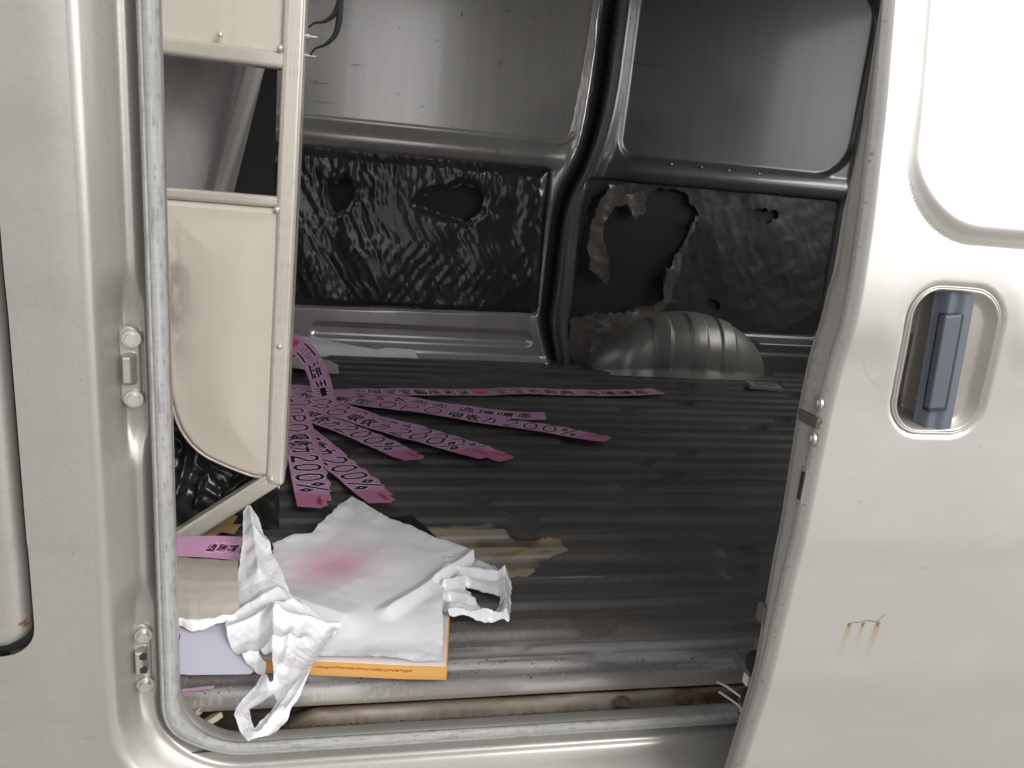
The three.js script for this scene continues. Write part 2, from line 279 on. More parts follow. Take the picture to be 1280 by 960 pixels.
// sharp straight folds between nearly flat facets, as thin film takes them
function folds(x, y, f, s, n = 5, a0 = 0, spread = Math.PI) {
  const wx = x + 0.35 / f * (fbm(x * f * 0.7, y * f * 0.7, s, 3) - 0.5) * 2, wy = y + 0.35 / f * (fbm(x * f * 0.7, y * f * 0.7, s + 5, 3) - 0.5) * 2; let h = 0;
  for (let k = 0; k < n; k++) {
    const a = a0 + spread * (hash(k, 1, s) - 0.5), q = f * (0.6 + 1.1 * hash(k, 2, s)), t = (wx * Math.cos(a) + wy * Math.sin(a)) * q + 7 * hash(k, 3, s), c = Math.cos(a), m = vn(x * f * 0.5 + 9 * k, y * f * 0.5, s + k);
    h += Math.abs(2 * (t - Math.floor(t)) - 1) * ss(0.3, 0.75, m) / q * f;
  }
  return h / n;
}
const holeA = [[0.148, 0.396], [0.165, 0.421], [0.192, 0.431], [0.224, 0.437], [0.259, 0.456], [0.298, 0.449], [0.319, 0.425], [0.311, 0.393], [0.278, 0.361], [0.251, 0.372], [0.228, 0.373], [0.191, 0.384]];
const holeB = [[-0.078, 0.437], [-0.05, 0.440], [-0.034, 0.452], [0.0, 0.435], [-0.004, 0.40], [-0.022, 0.366], [-0.060, 0.352], [-0.072, 0.39]];
part('inner_cavity', sheet({ u: [-0.9, 0.48], v: [0.125, 0.51], step: 0.02, pos: (x, y) => [x, y, ZF - 0.0205] }), dark, farDoor);
part('plastic_film', sheet({
  u: [-0.60, 0.487], v: [0.118, 0.514], step: 0.0026,
  pos: (x, y) => {
    const top = ss(0.36, 0.512, y), edgeF = ss(0, 0.03, Math.min(0.487 - x, 0.514 - y, y - 0.118));
    const low = ss(0.36, 0.2, y) * ss(0.1, 0.35, x);
    let h = 0.75 * (0.024 * folds(x, y, 6, 200, 5, 0.15, 1.0) + 0.010 * folds(x, y, 13, 201, 5, 0.05, 0.6) * (0.5 + 0.5 * top) + 0.005 * folds(x, y, 11, 203, 3, 2.2, 0.9) * low + 0.0065 * folds(x, y, 36, 204, 5, 0.2, 1.6) + 0.004 * top * ridge(x * 60, y * 3, 89) + 0.008 * fbm(x * 9, y * 9, 205));
    const hd = Math.min(poly(holeA, x, y), poly(holeB, x, y) + 0.01); h -= 0.006 * ss(0.02, 0.0, hd);
    return [x, y, ZF - 0.016 + h * (0.35 + 0.65 * edgeF)];
  },
  sdf: (x, y) => { const n = 0.010 * (fbm(x * 90, y * 90, 12, 3) - 0.5); return Math.max(-(poly(holeA, x, y) + n), -(poly(holeB, x, y) + 0.006 + n), lowD(x, y) - 0.001); },
}), blackFilm, farDoor);
// rear film, torn, with the brown strips that are left of it
const holeC = [[0.600, 0.44], [0.640, 0.480], [0.694, 0.430], [0.715, 0.418], [0.745, 0.421], [0.757, 0.462], [0.770, 0.487], [0.820, 0.492], [0.870, 0.480], [0.905, 0.430], [0.885, 0.360], [0.858, 0.295], [0.835, 0.255], [0.842, 0.190], [0.727, 0.153], [0.585, 0.140], [0.585, 0.30]];
part('quarter_cavity', sheet({ u: [0.578, 1.33], v: [0.11, 0.50], step: 0.03, pos: (x, y) => [x, y, ZF - 0.0235] }), dark, quarter);
part('torn_film', sheet({
  u: [0.576, 1.33], v: [0.10, 0.499], step: 0.003,
  pos: (x, y) => [x, y, ZF - 0.018 + 0.008 * folds(x, y, 8, 300) + 0.0025 * folds(x, y, 22, 301) + 0.006 * fbm(x * 12, y * 12, 9)],
  sdf: (x, y) => { const n = 0.014 * (ridge(x * 33 + y * 12, y * 29, 15) - 0.6) + 0.005 * (vn(x * 150, y * 150, 16) - 0.5); const h2 = Math.hypot((x - 1.11) / 1.9, y - 0.445) - 0.018, h3 = Math.hypot((x - 1.0) / 2.2, y - 0.19) - 0.014; return Math.max(-(poly(holeC, x, y) + n), quD(x, y) - 0.002, -(h2 + n * 1.6), -(h3 + n * 1.6)); },
}), dullFilm, quarter);
function tornStrip(p, zz, s, amp = 0.014) {
  const xs = p.map(q => q[0]), ys = p.map(q => q[1]);
  part('torn_strip', sheet({ u: [Math.min(...xs) - 0.01, Math.max(...xs) + 0.01], v: [Math.min(...ys) - 0.01, Math.max(...ys) + 0.01], step: 0.0022, pos: (x, y) => [x, y, zz(x, y) + amp * (0.9 * folds(x, y, 13, s) + 0.35 * folds(x, y, 34, s + 1))], sdf: (x, y) => poly(p, x, y) + 0.012 * (ridge(x * 38 + y * 13, y * 31, s) - 0.6) + 0.006 * (vn(x * 140, y * 140, s) - 0.5) }), tornFilm, quarter);
}
tornStrip([[0.603, 0.38], [0.622, 0.44], [0.645, 0.488], [0.675, 0.492], [0.695, 0.470], [0.745, 0.475], [0.752, 0.43], [0.735, 0.405], [0.715, 0.412], [0.700, 0.440], [0.665, 0.425], [0.648, 0.40], [0.648, 0.34], [0.676, 0.255], [0.668, 0.225], [0.655, 0.232], [0.640, 0.245], [0.612, 0.262]], () => ZF - 0.005, 410);
tornStrip([[0.893, 0.436], [0.905, 0.42], [0.878, 0.33], [0.872, 0.27], [0.852, 0.19], [0.835, 0.185], [0.832, 0.215], [0.828, 0.265], [0.848, 0.305], [0.872, 0.35]], () => ZF + 0.004, 430);
tornStrip([[0.572, 0.128], [0.640, 0.150], [0.727, 0.152], [0.80, 0.178], [0.86, 0.205], [0.875, 0.19], [0.80, 0.145], [0.730, 0.105], [0.69, 0.045], [0.66, 0.0], [0.60, -0.01], [0.575, 0.05]], (x, y) => ZF + 0.004 + 0.05 * ss(0.64, 0.74, x) * ss(0.16, 0.09, y), 450, 0.010);

// wheel arch with pressed ribs
part('wheel_arch', sheet({
  u: [0, 1], v: [0, 1], step: 0.004, stepV: 0.02,
  pos: (a, b) => {
    const x = lerp(0.632, 1.160, a), e = Math.abs((x - (x < 0.9 ? 0.925 : 0.885)) / (x < 0.9 ? 0.293 : 0.275)), q = Math.pow(Math.max(0, 1 - e ** 2.3), 0.60), f = b * Math.PI / 2;
    let rib = 0; for (const c of [0.815, 0.915, 1.005]) rib += ss(c - 0.034, c - 0.028, x) * ss(c + 0.020, c + 0.010, x);
    const r = 0.006 * rib * ss(0.03, 0.2, b) * ss(0.99, 0.9, b), nose = 1 + 0.25 * ss(0.80, 0.70, x), flange = 0.010 * ss(0.94, 1.0, b) ** 2;
    return [x, -0.006 + (0.172 * q + r) * Math.pow(Math.cos(f), 0.62), ZF + 0.004 + (0.128 * Math.pow(q, 0.7) * nose + r) * Math.pow(Math.sin(f), 0.72) + flange];
  }, uv: (a, b) => [a * 0.53, b * 0.2],
}), M({ map: innerTex, metalness: 0.5, roughness: 0.36, color: 0xc4c4c2 }), van);

// ---------------------------------------------------------------- floor and step well
const hole = [[0.098, -0.362], [0.20, -0.368], [0.212, -0.348], [0.215, -0.325], [0.285, -0.315], [0.287, -0.272], [0.262, -0.262], [0.246, -0.255], [0.232, -0.228], [0.214, -0.208], [0.160, -0.205], [0.120, -0.262], [0.108, -0.31]];
function ribs(x, z) { // pressed ribs run along the van, broken here and there
  if (z > -0.085) return 0;
  const p = 0.0565, k = Math.floor((z + 0.02) / p), f = ((z + 0.02) / p - k) - 0.5;
  const brk = 0.14 + 0.55 * hash(k, 3, 7), dx = Math.abs(((x - brk + 5) % 0.62 + 0.62) % 0.62 - 0.31);
  return 0.0060 * ss(0.31, 0.20, Math.abs(f)) * ss(0.012, 0.03, dx);
}
function edgeRibs(x, z) { let h = 0; for (const [c, b] of [[-0.066, 0.175], [-0.047, 0.260]]) h += 0.0045 * ss(0.010, 0.004, Math.abs(z - c)) * ss(0.008, 0.018, Math.abs(x - b)); return h; }
const floorH = (x, z) => ribs(x, z) + edgeRibs(x, z) - 0.010 * ss(-0.026, -0.016, z) + 0.0015 * (fbm(x * 7, z * 12, 3) - 0.5);
const matTex = fit(dataTex(2048, 1024, (u, v) => {
  const x = -0.3 + 2.0 * u, z = -v * 1.42; // v up = away from the door
  let g = 0.265 + 0.06 * (fbm(x * 3, z * 26, 500) - 0.5) + 0.05 * (vn(x * 9, z * 130, 501) - 0.5) + 0.03 * (vn(x * 300, z * 300, 502) - 0.5), w = 0.012;
  const dust = ss(0.52, 0.8, fbm(x * 4.5, z * 11, 503)); g += 0.045 * dust; w += 0.010 * dust;
  const ne = ss(-0.30, -0.07, z) * ss(0.62, 0.25, x); g += 0.06 * ne * (0.4 + fbm(x * 5, z * 40, 504)); w += 0.010 * ne;
  const edge = ss(-0.092, -0.07, z) * ss(0.55, 0.30, x); const worn = 0.60 + 0.16 * (fbm(x * 9, z * 90, 505) - 0.5) + 0.10 * (vn(x * 4, z * 260, 506) - 0.5);
  g = lerp(g, worn, edge * (0.25 + 0.55 * ss(0.35, 0.65, fbm(x * 10, z * 110, 508)))); w = lerp(w, 0.016, edge);
  const lip = ss(-0.024, -0.014, z); g = lerp(g, 0.46, lip * 0.6); w += 0.02 * lip;
  const crumbs = ss(0.70, 0.85, vn(x * 420, z * 420, 507)) * ss(0.5, 0.62, fbm(x * 6, z * 9, 509)); g += 0.06 * crumbs; w += 0.012 * crumbs;
  w -= 0.008; return [g + w, g, g - w * 1.2];
}), -0.3, 1.7, 0, 1.42);
const floorMat = M({ map: matTex, roughness: 0.72, roughnessMap: dataTex(256, 256, (x, y) => { const g = 0.75 + 0.35 * (fbm(x * 10, y * 10, 6) - 0.5); return [g, g, g]; }, false) });
const floor = part('cargo_floor', sheet({ u: [-0.30, 1.74], v: [0.012, 1.42], step: 0.006, stepV: 0.003, pos: (x, v) => [x, floorH(x, -v), -v], sdf: (x, v) => -(poly(hole, x, -v) + 0.012 * (fbm(x * 60, v * 60, 18, 3) - 0.5)) }), floorMat, van);
const bareTex = fit(dataTex(512, 512, (u, v) => {
  const x = 0.07 + 0.25 * u, z = -0.4 + 0.22 * v; const r = ribs(x, z) / 0.0060;
  let g = 0.47 + 0.12 * (fbm(x * 30, z * 50, 600) - 0.5) - 0.12 * ss(0.5, 0.75, fbm(x * 22, z * 30, 601)); let w = 0.035 + 0.05 * ss(0.55, 0.75, fbm(x * 40, z * 60, 602));
  g = lerp(g, 0.56, ss(0.35, 0.8, r) * ss(0.28, 0.45, fbm(x * 25, z * 90, 603))); return [g + w, g, g - w * 1.3];
}), 0.07, 0.32, -0.4, -0.18);
part('bare_floor_metal', sheet({ u: [0.075, 0.31], v: [-0.39, -0.19], step: 0.002, pos: (x, z) => [x, 1.25 * ribs(x, z) - 0.0022, z] }), M({ map: bareTex, roughness: 0.5 }), floor);
part('cab_floor', rbx(-1.20, -0.30, -0.03, 0.0, -1.40, -0.02, 0.004), dark, van);
const dirtTex = fit(dataTex(1024, 256, (u, v) => {
  const x = -0.2 + 1.2 * u, z = -0.1 + 0.14 * v; let g = lerp(0.24, 0.33, ss(-0.05, 0.03, x)) + 0.14 * (fbm(x * 20, z * 40, 700) - 0.5) + 0.10 * (vn(x * 260, z * 260, 701) - 0.5), w = 0.030;
  const r = ss(0.011, 0.004, Math.abs(z + 0.016)) * ss(-0.05, -0.02, x), b = ss(0.40, 0.6, fbm(x * 9, z * 50, 702)); g = lerp(g, 0.56 - 0.20 * b, r); w = lerp(w, 0.04, r);
  const rust = ss(0.48, 0.70, fbm(x * 16, z * 70, 703)) * ss(-0.08, 0.05, x); g -= 0.17 * rust; w += 0.04 * rust;
  return [g + w, g, g - w * 1.3];
}), -0.2, 1.0, -0.1, 0.04);
const well = part('step_well', sheet({ u: [-0.17, 0.66], v: [-0.10, 0.034], step: 0.005, stepV: 0.0012, pos: (x, z) => {
  const r = clamp((z + 0.016) / 0.0085, -1, 1), m = ss(-0.055, -0.02, x);
  return [x, -0.027 + m * 0.011 * Math.sqrt(1 - r * r) + 0.003 * (fbm(x * 30, z * 60, 5) - 0.5) * (1 - m * (1 - Math.abs(r))) + 0.012 * ss(0.018, 0.034, z), z];
} }), M({ map: dirtTex, roughness: 0.6 }), van);
part('well_riser', sheet({ u: [-0.17, 0.66], v: [-0.03, 0], step: 0.01, stepV: 0.01, pos: (x, y) => [x, y - 0.004, -0.062] }), dark, well);
for (const [x, z, a] of [[-0.131, -0.004, 0.42], [-0.118, 0.003, 0.72]]) { // two bent metal tabs in the corner of the step
  const g = rbx(-0.0065, 0.0065, -0.002, 0.0035, -0.020, 0.020, 0.0015); g.rotateZ(0.5); g.rotateY(-a); g.translate(x, -0.015, z); part('step_tab', g, M({ map: steelTex, color: 0xcfc6b0, roughness: 0.5 }), well);
}
{ // loose grit along the step and the floor edge
  const r = rng(77), geo = new THREE.IcosahedronGeometry(1, 0), n = 5000, im = new THREE.InstancedMesh(geo, M({ color: 0xffffff, roughness: 0.95 }), n), m = new THREE.Matrix4(), q = new THREE.Quaternion(), c = new THREE.Color();
  for (let k = 0; k < n; k++) {
    const inWell = r() < 0.75; const x = inWell ? -0.12 + r() * 0.66 : -0.14 + r() * 0.55, z = inWell ? -0.006 + (r() ** 1.4) * 0.03 : -0.024 - r() * (r() < 0.4 ? 0.02 : 0.35), s = 0.0003 + 0.0009 * r() ** 4;
    q.setFromEuler(new THREE.Euler(r() * 6, r() * 6, r() * 6)); m.compose(V(x, inWell ? -0.026 : floorH(x, z) + s * 0.3, z), q, V(s, s * 0.7, s * 1.2)); im.setMatrixAt(k, m);
    const g = 0.05 + 0.16 * r(); im.setColorAt(k, c.setRGB(g * 1.1, g * 0.9, g * 0.7));
  }
  im.name = 'grit'; im.castShadow = im.receiveShadow = true; im.userData = { kind: 'stuff', label: 'loose brown grit scattered on the door step and floor edge', category: 'dirt' }; scene.add(im);
}

// ---------------------------------------------------------------- partition frame behind the driver's seat
const ZP = -0.30;
const frame = part('partition_frame', merge([
  bar([-0.049, 1.25, ZP], [-0.0865, 0.088, ZP], 0.022, 0.026, 0.0055),
  bar([-0.0835, 0.098, ZP], [-0.222, -0.002, ZP], 0.021, 0.024, 0.0055),
  bar([-0.30, 0.569, ZP], [-0.075, 0.566, ZP], 0.018, 0.022, 0.005),
  bar([-0.30, 0.4215, ZP], [-0.079, 0.4205, ZP], 0.012, 0.022, 0.004),
  bar([-0.228, 1.25, ZP], [-0.232, 0.0, ZP], 0.022, 0.024, 0.005),
]), tubePaint, van);
part('upper_panel', sheet({ u: [-0.23, -0.06], v: [0.572, 1.24], step: 0.01, pos: (x, y) => [x, y, ZP + 0.004] }), beige, frame);
const lowerCut = [[-0.26, 0.415], [-0.0745, 0.415], [-0.083, 0.118], [-0.092, 0.0985], [-0.108, 0.0975], [-0.128, 0.1045], [-0.148, 0.1135], [-0.166, 0.1235], [-0.180, 0.137], [-0.191, 0.155], [-0.198, 0.176], [-0.203, 0.205], [-0.207, 0.26], [-0.2085, 0.33], [-0.209, 0.415]];
part('lower_panel', sheet({ u: [-0.225, -0.07], v: [0.09, 0.416], step: 0.0022, pos: (x, y) => { const d = poly(lowerCut, x, y); return [x, y, ZP + 0.010 - 0.006 * ss(-0.005, 0.0, d) + 0.004 * ss(-0.01, -0.06, d) + 0.001 * fbm(x * 20, y * 20, 3)]; }, sdf: (x, y) => poly(lowerCut, x, y) }), beige, frame);
part('panel_hem', tube(lowerCut.slice(3).map(p => [p[0], p[1], ZP + 0.004]), 0.0019, 90, 8), tubePaint, frame);
for (const [x, y] of [[-0.0835, 0.577], [-0.1425, 0.583], [-0.0855, 0.4125], [-0.0895, 0.098], [-0.0815, 0.26]]) part('weld_bead', new THREE.SphereGeometry(0.0034, 14, 10).scale(1, 1, 0.8).translate(x, y, ZP + 0.0135), tubePaint, frame);
part('side_plate', rbx(-0.0015, 0.0015, 0.10, 1.2, -0.022, 0.0, 0.001).applyMatrix4(new THREE.Matrix4().makeRotationZ(-0.0318)).translate(-0.0795, 0, ZP - 0.008), M({ map: steelTex, metalness: 0.2, roughness: 0.35, color: 0xd8d4ce }), frame);
for (const [x, y, r] of [[-0.0565, 0.5965, 0.0042], [-0.0575, 0.577, 0.003]]) {
  const b = part('clamp_bolt', merge([cyl([x, y, ZP - 0.020], [1, 0, 0], r * 0.45, 0.018, 10), cyl([x - 0.0015, y, ZP - 0.020], [1, 0, 0], r, 0.004, 6)]), zinc, frame);
}
{ // two black cables from the bolts, joining upwards
  const a = [[-0.057, 0.605, -0.318], [-0.052, 0.6095, -0.316], [-0.040, 0.613, -0.316], [-0.030, 0.622, -0.316], [-0.023, 0.645, -0.316], [-0.018, 0.70, -0.318], [-0.02, 0.9, -0.33]];
  const b = [[-0.0545, 0.578, -0.319], [-0.050, 0.5845, -0.316], [-0.040, 0.589, -0.315], [-0.0295, 0.600, -0.315], [-0.0255, 0.615, -0.315], [-0.0245, 0.640, -0.3165], [-0.019, 0.70, -0.319], [-0.021, 0.9, -0.33]];
  for (const p of [a, b]) {
    const g = tube(p, 0.0034, 80, 8), P = g.attributes.position, cv = new THREE.CatmullRomCurve3(p.map(q => V(...q)));
    for (let i = 0; i <= 80; i++) { const c = cv.getPointAt(i / 80), k = 0.28 + 0.72 * ss(0.0, 0.16, i / 80); for (let j = 0; j <= 8; j++) { const n = i * 9 + j; P.setXYZ(n, c.x + (P.getX(n) - c.x) * k, c.y + (P.getY(n) - c.y) * k, c.z + (P.getZ(n) - c.z) * k); } }
    g.computeVertexNormals(); part('cable', g, rubber, frame);
  }
}
// seat behind the partition, its black plastic wrapped base
const seat = part('front_seat', (() => { const g = new RoundedBoxGeometry(0.30, 0.60, 0.34, 6, 0.05); g.rotateZ(-0.24); g.translate(-0.320, 0.50, -0.55); return g; })(), seatMat, van);
part('seat_piping', bar([-0.110, 0.66, -0.50], [-0.215, 0.32, -0.50], 0.024, 0.02, 0.008), M({ color: new THREE.Color(0.36, 0.35, 0.32), roughness: 0.5 }), seat);
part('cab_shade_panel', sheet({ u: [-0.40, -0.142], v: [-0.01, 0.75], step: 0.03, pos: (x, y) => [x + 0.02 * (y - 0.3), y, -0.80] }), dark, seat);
part('seat_wrap', sheet({
  u: [-0.27, -0.085], v: [0.0, 0.24], step: 0.0018, pos: (x, y) => {
    let h = 0.05 * folds(x, y, 13, 800, 5, 0.5, 1.0) + 0.02 * folds(x, y, 36, 801, 5, 0.4, 1.4);
    h += 0.016 * Math.exp(-((seg(x, y, -0.205, 0.06, -0.185, 0.16) / 0.005) ** 2)) + 0.014 * Math.exp(-((seg(x, y, -0.185, 0.04, -0.178, 0.075) / 0.003) ** 2)) + 0.014 * Math.exp(-((seg(x, y, -0.15, 0.055, -0.115, 0.085) / 0.005) ** 2));
    return [x, y, ZP - 0.065 + h];
  },
}), M({ color: new THREE.Color(0.02, 0.02, 0.02), roughness: 0.22 }), seat);

// ---------------------------------------------------------------- sliding door, pushed open to the right
const DX = 0.3225, DZ = 0.13;
const embD = (x, y) => rbox(x, y, 0.3485, 1.05, 0.4490, 1.15, 0.055);
const hdD = (x, y) => rbox(x + 0.11 * (y - 0.364), y, 0.3700, 0.4435, 0.3115, 0.4170, 0.024);
// the body side bulges at hand height and turns in above and below it
const ZT = [[1.2, 0.010], [0.9, 0.060], [0.7, 0.1050], [0.60, 0.1275], [0.53, 0.1405], [0.46, 0.1500], [0.41, 0.1538], [0.383, 0.1535], [0.365, 0.1490], [0.33, 0.1460], [0.22, 0.1445], [0.207, 0.1425], [0.10, 0.1370], [0.02, 0.1245], [-0.10, 0.1040], [-0.2, 0.085]];
const bodyZ = y => { let r = 0; for (let k = -3; k <= 3; k++) r += along(ZT, y + k * 0.0035); return r / 7; };
const bodyZs = y => { let r = 0; for (let k = -4; k <= 4; k++) r += along(ZT, y + k * 0.008); return r / 9; };
const doorZ = (x, y) => {
  const h = hdD(x, y), e = embD(x, y);
  let z = h < 0.02 ? lerp(bodyZs(y), bodyZ(y), ss(0.002, 0.02, h)) : bodyZ(y);
  if (e < 0.03) { const q = ss(0.455, 0.505, y); z += lerp(0.0052, 0.0016, q) * ss(0.0005, lerp(-0.0095, -0.005, q), e) - lerp(0.0018, 0.0007, q) * ss(0.0032, 0, Math.abs(e - 0.0036)); };
  z -= 0.006 * ss(0.0045, 0, x - DX) ** 2;
  return z - 0.003 * ss(0.0035, 0.0, h);
};
const edgeW = y => along([[1.2, 0.006], [0.60, 0.007], [0.53, 0.016], [0.46, 0.030], [0.36, 0.034], [0.30, 0.032], [0.20, 0.026], [0.10, 0.019], [-0.2, 0.014]], y);
const doorTex = (() => {
  const c = document.createElement('canvas'); c.width = c.height = 2048; const g = c.getContext('2d'), S = 2048 / 0.9, X = x => (x - 0.3) * S, Y = y => (0.8 - y) * S, r = rng(12);
  g.fillStyle = '#a9a7a2'; g.fillRect(0, 0, 2048, 2048);
  for (let k = 0; k < 1400; k++) { const x = r() * 2048, y = r() * 2048, w = 30 + r() * 140, h = 10 + r() * 60; g.fillStyle = `rgba(${r() < 0.5 ? '205,203,198' : '170,167,160'},0.035)`; g.beginPath(); g.ellipse(x, y, w, h, r() * 0.6, 0, 7); g.fill(); }
  for (let k = 0; k < 130; k++) { g.fillStyle = `rgba(90,80,65,${0.2 + r() * 0.4})`; g.beginPath(); g.arc(r() * 2048, r() * 2048, 0.6 + r() * 1.5, 0, 7); g.fill(); }
  // rusty scratch with three runs below it
  g.lineCap = 'round'; g.strokeStyle = 'rgba(112,90,62,0.8)'; g.lineWidth = 1.8; g.beginPath(); g.moveTo(X(0.3815), Y(0.1535)); g.lineTo(X(0.386), Y(0.1550)); g.lineTo(X(0.391), Y(0.1548)); g.lineTo(X(0.396), Y(0.1562)); g.lineTo(X(0.406), Y(0.1550)); g.lineTo(X(0.4115), Y(0.1605)); g.stroke();
  for (const [x, l, w] of [[0.3825, 0.036, 9], [0.3945, 0.027, 7], [0.4075, 0.043, 11]]) {
    const gr_ = g.createLinearGradient(0, Y(0.154), 0, Y(0.154 - l)); gr_.addColorStop(0, 'rgba(132,108,76,0.5)'); gr_.addColorStop(0.35, 'rgba(150,124,88,0.26)'); gr_.addColorStop(1, 'rgba(160,140,110,0)');
    g.fillStyle = gr_; g.beginPath(); g.moveTo(X(x) - w / 2, Y(0.1545)); g.lineTo(X(x) + w / 2, Y(0.1545)); g.lineTo(X(x - 0.002) + w * 0.7, Y(0.154 - l)); g.lineTo(X(x - 0.002) - w * 0.7, Y(0.154 - l)); g.fill();
    g.fillStyle = 'rgba(110,82,50,0.7)'; g.beginPath(); g.ellipse(X(x), Y(0.1528), 2.5, 5, 0.2, 0, 7); g.fill();
  }
  g.strokeStyle = 'rgba(150,140,120,0.5)'; g.lineWidth = 2; g.beginPath(); g.moveTo(X(0.341), Y(0.363)); g.quadraticCurveTo(X(0.346), Y(0.350), X(0.358), Y(0.346)); g.stroke();
  for (let k = 0; k < 40; k++) { g.fillStyle = `rgba(110,95,75,${0.2 + r() * 0.4})`; g.beginPath(); g.ellipse(X(DX + r() * 0.001), Y(r() * 0.75), 1 + r() * 1.5, 1 + r() * 3, 0, 0, 7); g.fill(); }
  for (let k = 0; k < 160; k++) { g.strokeStyle = `rgba(170,166,155,${0.06 + r() * 0.1})`; g.lineWidth = 1 + r() * 2; const x = r() * 2048, y = r() * 2048, l = 40 + r() * 260; g.beginPath(); g.moveTo(x, y); g.lineTo(x + r() * 8 - 4, y + l); g.stroke(); }
  const t = new THREE.CanvasTexture(c); t.colorSpace = THREE.SRGBColorSpace; t.wrapS = t.wrapT = THREE.MirroredRepeatWrapping; t.anisotropy = 8; return fit(t, 0.3, 1.2, -0.1, 0.8);
})();
const doorPaint = M({ map: doorTex, metalness: 0.5, roughness: 0.40, clearcoat: 0.3, clearcoatRoughness: 0.28 });
const door = part('sliding_door', sheet({ u: [DX, 1.12], v: [-0.16, 1.18], step: 0.0019, pos: (x, y) => [x, y, doorZ(x, y)], sdf: (x, y) => -hdD(x, y) }), doorPaint, van);
part('door_edge', sheet({ u: [0, 1], v: [-0.16, 1.20], step: 0.02, stepV: 0.004, pos: (t, y) => {
  const w = edgeW(y), a = t * w; let x = DX - 0.0008 * Math.sin(Math.min(1, a / 0.006) * Math.PI) + 0.004 * ss(w - 0.012, w, a);
  if (y > 0.300 && y < 0.368) x += 0.0013 * Math.sin((y - 0.3) * 2 * Math.PI / 0.0105) * ss(0.010, 0.018, a) * ss(w, w - 0.012, a);
  x += 0.004 * ss(0.016, 0.022, a) * ss(0.4, 0.44, y);
  return [x, y, doorZ(DX, y) - a];
} , uv: (t, y) => [t * 0.04, y] }), M({ map: paintTex, color: 0xffffff, metalness: 0.2, roughness: 0.5 }), door);
part('inner_skin', sheet({ u: [DX + 0.004, 1.12], v: [-0.16, 1.20], step: 0.02, pos: (x, y) => [x, y, bodyZ(y) - edgeW(y) - 0.003] }), shell, door);
for (const [y, z] of [[0.303, 0.137], [0.329, 0.137]]) part('edge_screw', merge([cyl([DX - 0.0012, y, z], [1, 0, 0], 0.0052, 0.002, 20), cyl([DX - 0.0024, y, z], [1, 0, 0], 0.0030, 0.0024, 6)]), zinc, door);
part('edge_slot', merge([rbx(DX - 0.0008, DX + 0.002, 0.252, 0.280, 0.130, 0.139, 0.002)]), zinc, door);
part('edge_slot_hole', rbx(DX - 0.0013, DX + 0.002, 0.255, 0.277, 0.1323, 0.1367, 0.001), dark, door);
part('edge_bracket', merge([rbx(DX - 0.003, DX + 0.003, 0.315, 0.3190, 0.116, 0.142, 0.001), rbx(DX - 0.0025, DX, 0.311, 0.319, 0.118, 0.141, 0.0008)]), M({ map: paintTex, color: 0x9a9690, metalness: 0.3, roughness: 0.5 }), door);
part('edge_bump_stop', merge([rbx(DX - 0.0015, DX + 0.003, 0.142, 0.157, 0.108, 0.120, 0.002)]), M({ map: paintTex, color: 0x8d8a84, roughness: 0.5 }), door);
// recessed handle
const bowl = part('handle_recess', sheet({ u: [0.358, 0.455], v: [0.307, 0.421], step: 0.001, pos: (x, y) => {
  const d = hdD(x, y), zt = doorZ(x, y), q = x + 0.11 * (y - 0.364);
  const lip = 0.0014 * ss(-0.0045, -0.0015, d), deep = 0.034 * Math.pow(clamp((q - 0.371) / 0.027, 0, 1), 1.1) * ss(-0.001, -0.011, d) * ss(0.422, 0.404, q), shal = 0.0045 * ss(-0.002, -0.010, d);
  return [x, y, zt + 0.0015 * ss(0.0, -0.002, d) + lip - Math.max(deep, shal)];
}, sdf: hdD }), M({ map: paintTex, metalness: 0.45, roughness: 0.34, clearcoat: 0.3, clearcoatRoughness: 0.2 }), door);
{
  const pts = [], x0 = 0.3700, x1 = 0.4435, y0 = 0.3115, y1 = 0.4170, r = 0.024;
  for (const [cx, cy, a0] of [[x1 - r, y1 - r, 0], [x0 + r, y1 - r, 1], [x0 + r, y0 + r, 2], [x1 - r, y0 + r, 3]]) for (let k = 0; k <= 10; k++) { const a = (a0 + k / 10) * Math.PI / 2, y = cy + r * Math.sin(a), x = cx + r * Math.cos(a) - 0.11 * (y - 0.364); pts.push([x, y, doorZ(x, y) + 0.0010]); }
  part('handle_rim', tube(pts, 0.0012, 240, 10, true), paint, door);
  const tilt = new THREE.Matrix4().makeRotationX(0.05).premultiply(new THREE.Matrix4().makeRotationZ(0.10)); // the lever follows the lean of its cup
  const place = g => g.applyMatrix4(tilt).translate(0.4085, 0.364, 0.1500);
  part('handle_plate', place(sheet({ u: [-0.0105, 0.0130], v: [-0.0525, 0.0525], step: 0.001, pos: (x, y) => [x, y, -0.0050 + 0.0022 * ss(0.0, 0.006, x) - 0.008 * ss(-0.0045, -0.0105, x)] })), bluegrey, door);
  part('handle_slot', place(rbx(-0.0086, 0.0068, -0.0362, 0.0350, -0.009, -0.0020, 0.0008)), M({ color: new THREE.Color(0.012, 0.013, 0.018), roughness: 0.5 }), door);
  part('handle_lever', place(rbx(-0.0098, 0.0033, -0.0332, 0.0345, -0.0065, -0.0004, 0.0012)), bluegreyLight, door);
}
